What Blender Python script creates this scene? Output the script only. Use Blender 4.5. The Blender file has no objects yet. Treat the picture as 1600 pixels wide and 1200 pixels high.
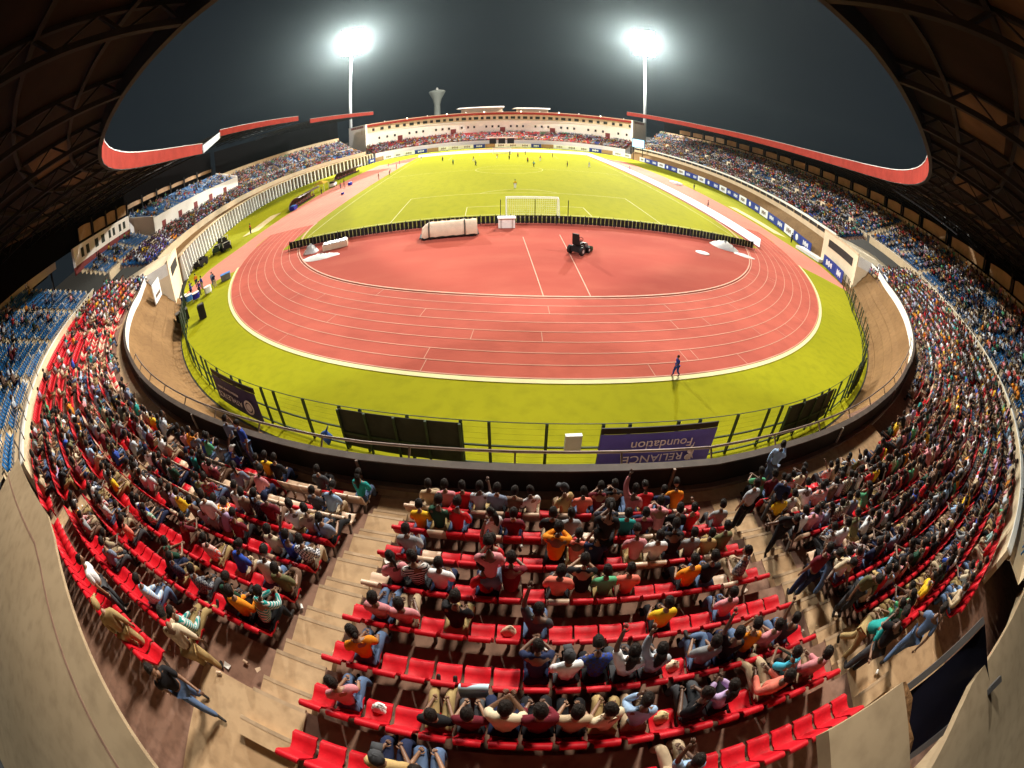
import bpy, bmesh, math, random
import numpy as np
from mathutils import Vector, Matrix, Euler
R_ = math.radians
random.seed(11); rng = np.random.default_rng(7)
C = bpy.context.scene.collection
K = 0.85                                   # the ground plan is an oval, narrower across than along
def S(R, ph, z=0.0):                       # polar position about the centre of the near bend
    a = R_(ph); return Vector((K*R*math.sin(a), -R*math.cos(a), z))
def P(x, y, z=0.0): return Vector((K*x, y, z))
# ------------------------------------------------------------------ materials
MATS = {}
def nodes(name):
    m = bpy.data.materials.new(name); m.use_nodes = True
    nt = m.node_tree; nt.nodes.clear()
    o = nt.nodes.new('ShaderNodeOutputMaterial'); b = nt.nodes.new('ShaderNodeBsdfPrincipled')
    nt.links.new(b.outputs[0], o.inputs[0]); MATS[name] = m
    return m, nt, b
def mat(name, col, rough=0.7, var=0.25, scale=1.5, metal=0.0, col2=None, detail=6, bump=0.0, spec=0.15):
    m, nt, b = nodes(name)
    b.inputs['Roughness'].default_value = rough; b.inputs['Metallic'].default_value = metal
    b.inputs['Specular IOR Level'].default_value = spec
    if col2 is None: col2 = tuple(max(0, c*(1-var)) for c in col)
    tc = nt.nodes.new('ShaderNodeTexCoord'); n = nt.nodes.new('ShaderNodeTexNoise')
    n.inputs['Scale'].default_value = scale; n.inputs['Detail'].default_value = detail; n.inputs['Roughness'].default_value = 0.6
    r = nt.nodes.new('ShaderNodeValToRGB'); r.color_ramp.elements[0].position = 0.32; r.color_ramp.elements[1].position = 0.68
    r.color_ramp.elements[0].color = (*col2, 1); r.color_ramp.elements[1].color = (*col, 1)
    nt.links.new(tc.outputs['Object'], n.inputs['Vector']); nt.links.new(n.outputs['Fac'], r.inputs['Fac']); nt.links.new(r.outputs['Color'], b.inputs['Base Color'])
    if bump:
        bp = nt.nodes.new('ShaderNodeBump'); bp.inputs['Strength'].default_value = bump; bp.inputs['Distance'].default_value = 0.05
        nt.links.new(n.outputs['Fac'], bp.inputs['Height']); nt.links.new(bp.outputs[0], b.inputs['Normal'])
    return m
def two_scale(name, ca, cb, cc, s1, s2, stretch=(1, 1, 1), rough=0.85, mix=0.5):
    """colour ca/cb at the large scale s1, sprinkled with cc at the fine scale s2"""
    m, nt, b = nodes(name); b.inputs['Roughness'].default_value = rough; b.inputs['Specular IOR Level'].default_value = 0.03
    tc = nt.nodes.new('ShaderNodeTexCoord'); mp = nt.nodes.new('ShaderNodeMapping'); mp.inputs['Scale'].default_value = stretch
    nt.links.new(tc.outputs['Object'], mp.inputs['Vector'])
    cols = []
    for s, lo, hi, d in ((s1, .35, .65, 5), (s2, .45, .75, 8)):
        n = nt.nodes.new('ShaderNodeTexNoise'); n.inputs['Scale'].default_value = s; n.inputs['Detail'].default_value = d
        nt.links.new(mp.outputs[0], n.inputs['Vector'])
        r = nt.nodes.new('ShaderNodeMapRange'); r.inputs[1].default_value = lo; r.inputs[2].default_value = hi
        nt.links.new(n.outputs['Fac'], r.inputs[0]); cols.append(r)
    m1 = nt.nodes.new('ShaderNodeMix'); m1.data_type = 'RGBA'; m1.inputs[6].default_value = (*ca, 1); m1.inputs[7].default_value = (*cb, 1)
    nt.links.new(cols[0].outputs[0], m1.inputs[0])
    mu = nt.nodes.new('ShaderNodeMath'); mu.operation = 'MULTIPLY'; mu.inputs[1].default_value = mix; nt.links.new(cols[1].outputs[0], mu.inputs[0])
    m2 = nt.nodes.new('ShaderNodeMix'); m2.data_type = 'RGBA'; m2.inputs[7].default_value = (*cc, 1)
    nt.links.new(m1.outputs[2], m2.inputs[6]); nt.links.new(mu.outputs[0], m2.inputs[0]); nt.links.new(m2.outputs[2], b.inputs['Base Color'])
    return m
def emis(name, col, s):
    m = bpy.data.materials.new(name); m.use_nodes = True; nt = m.node_tree; nt.nodes.clear()
    o = nt.nodes.new('ShaderNodeOutputMaterial'); e = nt.nodes.new('ShaderNodeEmission'); e.inputs[0].default_value = (*col, 1); e.inputs[1].default_value = s
    nt.links.new(e.outputs[0], o.inputs[0]); MATS[name] = m; return m
def cloth(name, kind='plain'):
    """colour comes from the object's own colour; stripes and checks are woven in white or black"""
    m, nt, b = nodes(name); b.inputs['Roughness'].default_value = 0.9; b.inputs['Specular IOR Level'].default_value = 0.15
    oi = nt.nodes.new('ShaderNodeObjectInfo'); tc = nt.nodes.new('ShaderNodeTexCoord')
    n = nt.nodes.new('ShaderNodeTexNoise'); n.inputs['Scale'].default_value = 9; nt.links.new(tc.outputs['Object'], n.inputs['Vector'])
    hv = nt.nodes.new('ShaderNodeMapRange'); hv.inputs[3].default_value = 0.72; hv.inputs[4].default_value = 1.15; nt.links.new(n.outputs['Fac'], hv.inputs[0])
    mx = nt.nodes.new('ShaderNodeMix'); mx.data_type = 'RGBA'; mx.blend_type = 'MULTIPLY'; mx.inputs[0].default_value = 1
    nt.links.new(oi.outputs['Color'], mx.inputs[6]); nt.links.new(hv.outputs[0], mx.inputs[7]); out = mx.outputs[2]
    if kind != 'plain':
        if kind == 'stripe':
            w = nt.nodes.new('ShaderNodeTexWave'); w.bands_direction = 'Z'; w.inputs['Scale'].default_value = 7; fac = w.outputs['Fac']
        elif kind == 'vertical':
            w = nt.nodes.new('ShaderNodeTexWave'); w.bands_direction = 'X'; w.inputs['Scale'].default_value = 9; fac = w.outputs['Fac']
        else:
            w = nt.nodes.new('ShaderNodeTexChecker'); w.inputs['Scale'].default_value = 22; fac = w.outputs['Fac']
        nt.links.new(tc.outputs['Object'], w.inputs['Vector'])
        st = nt.nodes.new('ShaderNodeMath'); st.operation = 'GREATER_THAN'; st.inputs[1].default_value = 0.55; nt.links.new(fac, st.inputs[0])
        m2 = nt.nodes.new('ShaderNodeMix'); m2.data_type = 'RGBA'; m2.inputs[7].default_value = (.55, .52, .5, 1) if kind != 'check' else (.05, .05, .07, 1)
        nt.links.new(out, m2.inputs[6]); nt.links.new(st.outputs[0], m2.inputs[0]); out = m2.outputs[2]
    nt.links.new(out, b.inputs['Base Color']); return m
def attr_mat(name, rough=0.8):
    m, nt, b = nodes(name); b.inputs['Roughness'].default_value = rough; b.inputs['Specular IOR Level'].default_value = 0.2
    a = nt.nodes.new('ShaderNodeAttribute'); a.attribute_name = 'tint'; nt.links.new(a.outputs['Color'], b.inputs['Base Color']); return m
mat('earth', (.03, .028, .024), scale=.2)
two_scale('apron_grass', (.28, .275, .007), (.33, .315, .009), (.20, .205, .006), .12, 1.3, mix=.5)
two_scale('pitch_grass', (.235, .225, .004), (.285, .27, .005), (.185, .185, .004), .05, .9, (1, .45, 1), mix=.45)
two_scale('track_rubber', (.41, .092, .064), (.52, .124, .084), (.30, .064, .046), .07, .55, mix=.5)
two_scale('infield_rubber', (.40, .084, .056), (.29, .055, .038), (.46, .135, .085), .06, .30, (.5, 1, 1), mix=.45)
two_scale('straight_rubber', (.54, .20, .145), (.61, .24, .17), (.47, .165, .115), .08, .9, mix=.35)
mat('line_paint', (.68, .34, .23), var=.25, scale=.8)
mat('pitch_line', (.62, .56, .26), var=.25, scale=.6)
mat('deck_concrete', (.80, .64, .44), var=.12, scale=.5)
mat('white_paint', (.84, .80, .72), var=.08, scale=2)
mat('kerb_paint', (.78, .70, .36), var=.15, scale=1)
mat('sand', (.72, .55, .28), var=.2, scale=1)
two_scale('embankment_dirt', (.19, .105, .045), (.24, .135, .058), (.11, .06, .028), .25, 2.2, mix=.5)
two_scale('tread_concrete', (.25, .145, .105), (.31, .18, .13), (.14, .08, .06), .9, 6.0, mix=.7)
two_scale('aisle_concrete', (.46, .305, .175), (.54, .37, .22), (.27, .17, .095), .8, 4.5, mix=.6)
mat('cream_plaster', (.66, .50, .32), var=.16, scale=.5)
two_scale('parapet_plaster', (.34, .245, .15), (.40, .295, .185), (.22, .155, .095), .7, 5.0, mix=.55)
mat('broken_brick', (.30, .15, .06), var=.6, scale=14, bump=.8)
mat('far_plaster', (.86, .77, .68), var=.10, scale=.2)
mat('maroon_paint', (.24, .045, .04), var=.2, scale=1)
mat('painted_shade', (.006, .005, .005), rough=.9, spec=.0)  # near-black colour standing in for the shade deep under the roofs
mat('unlit_plaster', (.20, .20, .17), var=.2, scale=.1)  # plaster darkened in its colour, since the tower stands unlit
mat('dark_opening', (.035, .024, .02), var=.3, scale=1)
mat('dark_panel', (.022, .016, .014), rough=.6, var=.4, scale=1.2)
mat('worn_nosing', (.50, .35, .22), var=.35, scale=3)
mat('coping_metal', (.10, .074, .06), rough=.6, var=.35, scale=3)
mat('rail_metal', (.20, .14, .11), rough=.45, metal=.2, var=.25, scale=3)
mat('pale_metal', (.52, .47, .42), rough=.45, metal=.2, var=.2, scale=3)
mat('dark_steel', (.035, .029, .025), rough=.6, metal=.3, var=.4, scale=1)
mat('fence_green', (.035, .055, .022), rough=.55, var=.3, scale=2)
mat('mesh_screen', (.030, .032, .020), var=.35, scale=2.5)
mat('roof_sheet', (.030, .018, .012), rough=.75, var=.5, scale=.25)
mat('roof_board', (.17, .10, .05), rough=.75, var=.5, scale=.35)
mat('fascia_red', (.34, .040, .026), rough=.85, var=.25, scale=.6, spec=.02)
mat('gallery_board', (.42, .25, .13), rough=.7, var=.35, scale=.35)
mat('banner_blue', (.095, .080, .40), rough=.6, var=.25, scale=.7)
mat('banner_dark', (.050, .036, .11), rough=.6, var=.3, scale=.7)
mat('banner_print', (.70, .62, .72), rough=.6, var=.2, scale=2)
mat('board_blue', (.020, .045, .26), rough=.45, var=.15, scale=.6)
mat('board_white', (.80, .80, .80), rough=.45, var=.06, scale=.6)
mat('tarp_navy', (.012, .012, .024), rough=.5, var=.4, scale=2)
mat('blue_pale', (.45, .58, .66), rough=.9, var=.2, scale=4)
mat('glass_dark', (.03, .03, .03), rough=.15, var=.3)
mat('lamp_grey', (.45, .47, .46), rough=.5, metal=.3, var=.15)
mat('mast_grey', (.62, .64, .62), rough=.5, metal=.1, var=.1)
mat('black_plastic', (.016, .014, .014), rough=.5, var=.3, scale=3)
mat('net_white', (.74, .68, .46), rough=.8, var=.1)
mat('tarp_cream', (.72, .52, .36), rough=.6, var=.18, scale=1.2, bump=.5)
mat('tarp_white', (.82, .80, .76), rough=.6, var=.1, scale=1.5, bump=.5)
mat('grey_metal', (.22, .20, .19), rough=.4, metal=.5, var=.3, scale=2)
mat('seat_red', (.56, .007, .016), rough=.5, var=.38, scale=5, spec=.16)
mat('seat_cream', (.62, .43, .30), rough=.4, var=.2, scale=2.5, spec=.4)
mat('seat_blue', (.015, .12, .30), rough=.4, var=.2, scale=2.5)
mat('seat_bracket', (.30, .26, .23), rough=.5, metal=.4, var=.3)
mat('hair_black', (.020, .013, .010), rough=.6, var=.6, scale=45, bump=.6)
mat('shoe_dark', (.03, .025, .022), rough=.6, var=.4)
mat('eye_dark', (.01, .01, .01), rough=.2, var=.1)
mat('tent_blue', (.03, .10, .40), rough=.6, var=.3)
mat('blue_cloth', (.03, .025, .30), rough=.7, var=.4, scale=2)
mat('blue_light', (.08, .25, .62), rough=.6, var=.3, scale=2)
mat('dugout_roof', (.13, .06, .05), rough=.5, var=.3, scale=1)
mat('yellow_cloth', (.62, .36, .03), rough=.8, var=.25, scale=2)
for k_ in ('plain', 'stripe', 'vertical', 'check'): cloth('cloth_'+k_, k_)
m_, nt_, b_ = nodes('skin'); b_.inputs['Roughness'].default_value = .55
oi_ = nt_.nodes.new('ShaderNodeObjectInfo'); nt_.links.new(oi_.outputs['Color'], b_.inputs['Base Color'])
attr_mat('crowd_tint'); attr_mat('seat_tint', .4)
emis('lamp_glow', (.95, 1.0, .97), 60.0); emis('screen_glow', (.35, .75, 1.0), 1.6); emis('led_white', (1.0, .97, .95), .75); emis('small_lamp', (1, .9, .7), 4)
# ------------------------------------------------------------------ mesh helpers
class MB:
    def __init__(s): s.v = []; s.f = []; s.m = []
    def add(s, vs, fs, mi=0):
        o = len(s.v); s.v += [tuple(v) for v in vs]; s.f += [tuple(i+o for i in f) for f in fs]; s.m += [mi]*len(fs)
    def hexa(s, b, t, mi=0):               # bottom ring, top ring (4 points each)
        s.add(list(b)+list(t), [(3, 2, 1, 0), (4, 5, 6, 7), (0, 1, 5, 4), (1, 2, 6, 5), (2, 3, 7, 6), (3, 0, 4, 7)], mi)
    def box(s, c, d, rz=0.0, mi=0, M=None):
        x, y, z = (k/2 for k in d); c = Vector(c)
        q = Matrix.Rotation(rz, 3, 'Z') if M is None else M
        pts = [c+q @ Vector(p) for p in ((-x, -y, -z), (x, -y, -z), (x, y, -z), (-x, y, -z), (-x, -y, z), (x, -y, z), (x, y, z), (-x, y, z))]
        s.hexa(pts[:4], pts[4:], mi)
    def tube(s, pts, rad, n=6, mi=0, cap=True):
        pts = [Vector(p) for p in pts]; rad = rad if isinstance(rad, (list, tuple)) else [rad]*len(pts)
        vs = []; up = None
        for i, p in enumerate(pts):
            d = (pts[min(i+1, len(pts)-1)]-pts[max(i-1, 0)]).normalized()
            a = d.cross(Vector((0, 0, 1)) if abs(d.z) < .9 else Vector((1, 0, 0))).normalized() if up is None else (up-d*up.dot(d)).normalized()
            up = a; b = d.cross(a)
            for k in range(n):
                t = 2*math.pi*k/n; vs.append(p+(a*math.cos(t)+b*math.sin(t))*rad[i])
        fs = [(i*n+k, i*n+(k+1) % n, (i+1)*n+(k+1) % n, (i+1)*n+k) for i in range(len(pts)-1) for k in range(n)]
        if cap: fs += [tuple(range(n-1, -1, -1)), tuple((len(pts)-1)*n+k for k in range(n))]
        s.add(vs, fs, mi)
    def bar(s, a, b, w, h, mi=0):
        a, b = Vector(a), Vector(b); d = (b-a).normalized(); q = d.cross(Vector((0, 0, 1)))
        q = q.normalized() if q.length > 1e-4 else Vector((1, 0, 0)); u = q.cross(d)
        r = lambda p: [p-q*w/2-u*h/2, p+q*w/2-u*h/2, p+q*w/2+u*h/2, p-q*w/2+u*h/2]
        s.hexa(r(a), r(b), mi)
    def grid(s, rows, mi=0, flip=False):   # rows of equal length
        n = len(rows[0]); fs = []
        for i in range(len(rows)-1):
            for k in range(n-1):
                f = (i*n+k, i*n+k+1, (i+1)*n+k+1, (i+1)*n+k); fs.append(f[::-1] if flip else f)
        s.add([p for r in rows for p in r], fs, mi)
    def ball(s, c, r, nu=10, nv=7, mi=0):
        c = Vector(c); r = Vector(r) if not isinstance(r, (int, float)) else Vector((r, r, r))
        rows = [[c+Vector((r.x*math.sin(math.pi*j/nv)*math.cos(2*math.pi*i/nu), r.y*math.sin(math.pi*j/nv)*math.sin(2*math.pi*i/nu), r.z*math.cos(math.pi*j/nv))) for i in range(nu+1)] for j in range(nv+1)]
        s.grid(rows, mi, True)
    def mesh(s, name, mats, smooth=False):
        me = bpy.data.meshes.new(name); me.from_pydata(s.v, [], s.f)
        for m in (mats if isinstance(mats, (list, tuple)) else [mats]): me.materials.append(MATS[m])
        if len(set(s.m)) > 1 or (s.m and s.m[0]): me.polygons.foreach_set('material_index', s.m)
        if smooth: me.polygons.foreach_set('use_smooth', [True]*len(me.polygons))
        me.update(); return me
    def build(s, name, mats, parent=None, smooth=False): return link(name, s.mesh(name, mats, smooth), parent)
def link(name, data, parent=None):
    o = bpy.data.objects.new(name, data); C.objects.link(o)
    if parent is not None: o.parent = parent
    return o
def tag(o, label=None, cat=None, group=None, kind=None):
    if label: o['label'] = label
    if cat: o['category'] = cat
    if group: o['group'] = group
    if kind: o['kind'] = kind
    return o
def empty(name, label, cat, loc=(0, 0, 0), rz=0.0, group=None):
    o = bpy.data.objects.new(name, None); C.objects.link(o); o.location = loc; o.rotation_euler = (0, 0, rz); o.empty_display_size = .2
    return tag(o, label, cat, group)
def copy_tree(o, parent=None):
    c = o.copy(); C.objects.link(c); c.parent = parent
    for ch in list(o.children): copy_tree(ch, c)
    return c
# ------------------------------------------------------------------ the oval the whole bowl follows
CTRL = [S(53, a) for a in range(-52, 53, 4)]
CTRL = [(v.x/K, v.y) for v in CTRL]
CTRL += [(51, -22), (56.5, -6.6), (63.6, 15.7), (68.5, 38), (69.8, 59), (67.5, 82), (63, 106), (54, 121), (34, 130), (10, 134), (-14, 134), (-37, 130), (-54, 121), (-62, 104), (-72, 86), (-78, 66), (-78.5, 44), (-72, 16), (-61, -9), (-50.5, -23.5)]
def catmull(ps, step=1.0):
    out = []; n = len(ps)
    for i in range(n):
        p0, p1, p2, p3 = (np.array(ps[(i+k-1) % n]) for k in range(4))
        m = max(2, int(np.linalg.norm(p2-p1)/step))
        for j in range(m):
            t = j/m; out.append(.5*((2*p1)+(-p0+p2)*t+(2*p0-5*p1+4*p2-p3)*t*t+(-p0+3*p1-3*p2+p3)*t**3))
    return np.array(out)
BC = catmull(CTRL)                                       # starts at bearing -52, goes anticlockwise seen from above
tan_ = np.roll(BC, -1, 0)-np.roll(BC, 1, 0); tan_ /= np.linalg.norm(tan_, axis=1)[:, None]
for _ in range(6): tan_ = (np.roll(tan_, 1, 0)+tan_*2+np.roll(tan_, -1, 0)); tan_ /= np.linalg.norm(tan_, axis=1)[:, None]
NB = np.stack([tan_[:, 1], -tan_[:, 0]], 1)              # outward
def near_i(x, y): return int(np.argmin(np.hypot(BC[:, 0]-x, BC[:, 1]-y)))
def span(a, b):                                          # indices from point a to point b, anticlockwise
    i, j = near_i(*a), near_i(*b); n = len(BC)
    return [(i+k) % n for k in range(((j-i) % n)+1)]
def off(i, o, z=0.0): p = BC[i]+NB[i]*o; return P(p[0], p[1], z)
def sweep(mb, idx, prof, mi=0, flip=False):
    mb.grid([[off(i, o, z) for o, z in prof] for i in idx], mi, flip)
def closed_wall(mb, idx, o0, o1, z0, z1, mi=0):          # a solid band of wall along the oval
    sweep(mb, idx, [(o0, z0), (o0, z1), (o1, z1), (o1, z0), (o0, z0)], mi)
    for i in (idx[0], idx[-1]): mb.add([off(i, o0, z0), off(i, o1, z0), off(i, o1, z1), off(i, o0, z1)], [(0, 1, 2, 3)], mi)
GL, GR = (-53.5, -20.5), (52, -19.5)                     # the two gateways beside the near bowl
# ------------------------------------------------------------------ ground, track, pitch
def structure(o): return tag(o, kind='structure')
def flat(name, pts, z, m):
    mb = MB(); mb.add([P(x, y, z) for x, y in pts], [tuple(range(len(pts)))]); return structure(mb.build(name, m))
def arc(r, a0, a1, n=48, cx=0, cy=0): return [(cx+r*math.sin(R_(a0+(a1-a0)*k/n)), cy-r*math.cos(R_(a0+(a1-a0)*k/n))) for k in range(n+1)]
g = MB(); g.add([(-3000, -3000, -.02), (3000, -3000, -.02), (3000, 3000, -.02), (-3000, 3000, -.02)], [(0, 1, 2, 3)]); structure(g.build('ground', 'earth'))
mb = MB(); mb.add([off(i, 0, 0) for i in range(0, len(BC), 2)], [tuple(range((len(BC)+1)//2))]); structure(mb.build('grass_apron', 'apron_grass'))
ST = 84.4
def ring(name, r0, r1, z, m):
    mb = MB(); pts0 = arc(r0, -90, 90)+arc(r0, 90, 270, cy=ST); pts1 = arc(r1, -90, 90)+arc(r1, 90, 270, cy=ST)
    pts0.append(pts0[0]); pts1.append(pts1[0])
    mb.grid([[P(*a, z) for a in pts0], [P(*b, z) for b in pts1]]); return mb.build(name, m)
structure(ring('running_track', 36.5, 46.3, .006, 'track_rubber'))
for sx in (-1, 1):                                      # the wider straights and the wedges that lead out to the gateways
    flat('track_straight', [(sx*46.3, -4), (sx*46.3, 92), (sx*50.5, 92), (sx*52.5, 40), (sx*51.5, -4)], .004, 'straight_rubber')
    flat('track_exit', [(sx*42.5, -18.4), (sx*50.5, -24.5), (sx*52.6, -14), (sx*51.5, -4.05), (sx*46.3, -4.05), (sx*46.0, -7)], .005, 'straight_rubber')
    flat('running_straight', [(sx*36.6, -2), (sx*36.6, ST+2), (sx*46.25, ST+2), (sx*46.25, -2)], .010, 'straight_rubber')
flat('infield', arc(36.5, -66, 66)+[(34, -14.2), (-34, -14.2)], .012, 'infield_rubber')
flat('far_infield', arc(36.5, 108, 252, cy=ST), .012, 'infield_rubber')
flat('pitch', [(-36.4, -14.6), (36.4, -14.6), (36.4, 103.5), (-36.4, 103.5)], .016, 'pitch_grass')
def line_strip(mb, pts, w, z):
    q = [Vector((x, y, 0)) for x, y in pts]; a = []; b = []
    for i, p in enumerate(q):
        d = (q[min(i+1, len(q)-1)]-q[max(i-1, 0)]).normalized(); n = Vector((-d.y, d.x, 0))*w/2
        a.append(P(p.x+n.x, p.y+n.y, z)); b.append(P(p.x-n.x, p.y-n.y, z))
    mb.grid([a, b])
mb = MB()
for k in range(9):
    r = 36.62+1.2*k
    line_strip(mb, [(-r, 80), (-r, 0)]+arc(r, -90, 90, 90)+[(r, 0), (r, 80)], .065 if 0 < k < 8 else .09, .022)
rr = random.Random(3)
for k in range(34):                                     # stagger marks and exchange-zone ticks across single lanes
    l = rr.randrange(8); a = rr.uniform(-62, 62); r = 36.62+1.2*l
    line_strip(mb, [(r*math.sin(R_(a)), -r*math.cos(R_(a))), ((r+1.2)*math.sin(R_(a)), -(r+1.2)*math.cos(R_(a)))], .05, .024)
structure(mb.build('track_markings', 'line_paint'))
mb = MB()                                               # raised kerb on the inner edge, painted edging on the outer one
pi, po = arc(36.25, -88, 88, 90), arc(36.42, -88, 88, 90)
mb.grid([[P(*a, z) for a in q] for q, z in ((pi, .012), (pi, .07), (po, .07), (po, .012))]); structure(mb.build('track_kerb', 'line_paint'))
mb = MB(); line_strip(mb, arc(46.5, -68, 67, 90), .34, .03); structure(mb.build('track_edging', 'kerb_paint'))
mb = MB(); line_strip(mb, [(-1.9, -21), (-1.6, -36.2)], .09, .02); line_strip(mb, [(2.6, -20), (2.3, -36.2)], .09, .02)
structure(mb.build('runway_lines', 'line_paint'))
mb = MB()
GY = -10.3
def L(pts, w=.10): line_strip(mb, pts, w, .022)
L([(-34, GY), (-34, 94.7)]); L([(34, GY), (34, 94.7)]); L([(-34, GY), (34, GY)]); L([(-34, 94.7), (34, 94.7)]); L([(-34, 42.2), (34, 42.2)])
for y0, s in ((GY, 1), (94.7, -1)):
    L([(-20.16, y0), (-20.16, y0+s*16.5), (-20.15, y0+s*16.5), (20.15, y0+s*16.5), (20.16, y0+s*16.5), (20.16, y0)])
    L([(-9.16, y0), (-9.16, y0+s*5.5), (-9.15, y0+s*5.5), (9.15, y0+s*5.5), (9.16, y0+s*5.5), (9.16, y0)])
L(arc(9.15, 0, 360, 60, cy=42.2)); L([(9.15*math.sin(R_(a)), GY+11+9.15*math.cos(R_(a))) for a in range(-53, 54, 6)])
structure(mb.build('pitch_markings', 'pitch_line'))
flat('sand_pit', [(-59.5, 20), (-56.8, 21), (-54.2, 6), (-57.5, 4)], .02, 'sand')
flat('sand_pit', [(53.6, 20), (56.2, 20), (56.4, 0), (53.4, 1)], .02, 'sand')
# sloped strip of bare ground between the fence and the stand wall
def wo(i):                                              # how far beyond the fence line the stand wall stands, by bearing
    ph = math.degrees(math.atan2(BC[i][0], -BC[i][1]))
    return float(np.interp(ph, [-60, -47, -30, -20, -10, 0, 6, 12, 20, 35, 50, 60], [4.3, 4.4, 4.5, 4.85, 5.2, 5.05, 4.5, 3.9, 3.3, 3.0, 3.2, 3.4]))
mb = MB(); mb.grid([[off(i, .15+(wo(i)-.1)*t, z) for t, z in ((0, .02), (.19, .5), (.2, .7), (.40, 1.7), (.41, 1.9), (.6, 2.8), (.61, 3.0), (.78, 3.6), (1, 4.5+.75*min(1, max(0, (abs(BC[i][0])-16)/12))))] for i in span((-50.2, -24), (51, -22))])
structure(mb.build('embankment', 'embankment_dirt'))
# ------------------------------------------------------------------ low black fence behind the goal
fe = empty('low_fence', 'long low black slatted fence across the red track behind the near goal', 'fence', P(0, -15.2, 0))
mb = MB(); n = 122; W_ = 34.6
for k in range(n):
    x = -W_+2*W_*(k+.5)/n; mb.box((x*K, 0, .53), (2*W_/n*K*.80, .04, .96)); mb.box(((x+W_/n)*K, -.04, .55), (.045, .05, 1.04), mi=1)
mb.build('slat_panel', ['black_plastic', 'grey_metal'], fe)
for h in (.25, 1.0):
    mb = MB(); mb.box((0, .06, h), (2*W_*K, .05, .07)); mb.build('rail', 'dark_steel', fe)
for k in range(36):
    mb = MB(); x = -W_+2*W_*k/35; mb.box(P(x, 0, .58)+Vector((0, .1, 0)), (.07, .07, 1.16)); mb.bar(P(x, 0, .9)+Vector((0, -.05, 0)), P(x, 0, .03)+Vector((0, -.55, 0)), .05, .05); mb.build('post', 'dark_steel', fe)
# ------------------------------------------------------------------ goal
def make_goal(y, s, label):
    go = empty('football_goal', label, 'goal', P(0.35 if s > 0 else 0, y, 0))
    hw, h, d = 3.66*K, 2.44, -1.9*s
    mb = MB(); r = .09
    mb.tube([(-hw, 0, .02), (-hw, 0, h), ], r, 8); mb.tube([(hw, 0, .02), (hw, 0, h)], r, 8); mb.tube([(-hw-r, 0, h), (hw+r, 0, h)], r, 8)
    mb.build('goal_frame', 'white_paint', go)
    mb = MB()
    for sx in (-hw, hw):
        mb.tube([(sx, 0, h), (sx, d*.55, h), (sx, d, .05)], .04, 6); mb.tube([(sx, d, .05), (sx, 0, .05)], .04, 6)
    mb.tube([(-hw, d, .05), (hw, d, .05)], .04, 6); mb.tube([(-hw, d*.55, h), (hw, d*.55, h)], .04, 6); mb.build('net_frame', 'white_paint', go)
    mb = MB(); t = .024
    for k in range(29):
        x = -hw+2*hw*k/28; mb.bar((x, 0, h), (x, d*.55, h), t, t); mb.bar((x, d*.55, h), (x, d, .05), t, t)
    for k in range(1, 10):
        f = k/10; mb.bar((-hw, d*.55+d*.45*f, h*(1-f)), (hw, d*.55+d*.45*f, h*(1-f)), t, t)
        for sx in (-hw, hw): mb.bar((sx, 0, h*(1-f)), (sx, d*.55+d*.45*f, h*(1-f)), t, t)
    for k in (1, 2): mb.bar((-hw, d*.55*k/3, h), (hw, d*.55*k/3, h), t, t)
    mb.build('net', 'net_white', go)
make_goal(GY, 1, 'white football goal nearest the camera with pale net behind the black fence')
make_goal(94.7, -1, 'small white football goal at the far end of the pitch')
for x, lab in ((-4.2, 'thin dark pole holding the net left of the near goal'), (.5, 'thin dark pole standing behind the middle of the near goal'), (5.1, 'thin dark pole holding the net right of the near goal')):
    mb = MB(); mb.tube([(0, 0, 0), (0, 0, 2.5)], .05, 6); mb.tube([(0, 0, 0), (0, 0, .1)], .22, 8); mb.tube([(0, 0, 2.5), (0, .25, 2.55)], .03, 5)
    o = mb.build('net_pole', 'dark_steel'); o.location = P(x, -12.6, 0); tag(o, lab, 'pole', 'poles round the near goal')
# ------------------------------------------------------------------ tall fence round the grass, with its screens and banners
FA, FB = (-49.5, -25.5), (50.2, -24)
idx = span(FA, FB)
fence = empty('perimeter_fence', 'tall green wire fence curving round the grass below the near stand', 'fence', off(near_i(0, -53), -.7, 0))
base = Vector(fence.location)
def ang_pt(ph, R, z): return S(R, ph, z)
HF = 2.25
nposts = 62
sel = [idx[int(round(k*(len(idx)-1)/(nposts-1)))] for k in range(nposts)]
for k, i in enumerate(sel):
    mb = MB(); mb.box(off(i, -.7, HF/2)-base, (.11, .11, HF), rz=math.atan2(NB[i][1], NB[i][0])); mb.build('post', 'fence_green', fence)
for h in (1.05, .12):
    mb = MB(); sweep(mb, idx, [(-.74, h), (-.74, h+.07), (-.68, h+.07), (-.68, h), (-.74, h)]); mb.v = [tuple(Vector(v)-base) for v in mb.v]; mb.build('rail', 'fence_green', fence)
mb = MB()                                               # the wire mesh: thin strands only
for h in np.arange(.3, HF, .28):
    sweep(mb, idx, [(-.70, h), (-.70, h+.007)])
sweep(mb, idx, [(-.72, HF), (-.72, HF+.025), (-.69, HF+.025), (-.69, HF)])
mb.v = [tuple(Vector(v)-base) for v in mb.v]; mb.build('wire', 'fence_green', fence)
def phi_idx(p0, p1): return span((53*math.sin(R_(p0)), -53*math.cos(R_(p0))), (53*math.sin(R_(p1)), -53*math.cos(R_(p1))))
def panel_between(p0, p1, R, z0, z1, thick, n=10):
    rows = []
    for rr_ in (R, R+thick):
        rows.append([S(rr_, p0+(p1-p0)*k/n, z0) for k in range(n+1)]); rows.append([S(rr_, p0+(p1-p0)*k/n, z1) for k in range(n+1)])
    mb = MB(); mb.grid([rows[0], rows[1], rows[3], rows[2], rows[0]]); 
    for k in (0, n): mb.add([rows[0][k], rows[1][k], rows[3][k], rows[2][k]], [(0, 1, 2, 3)])
    return mb
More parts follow.
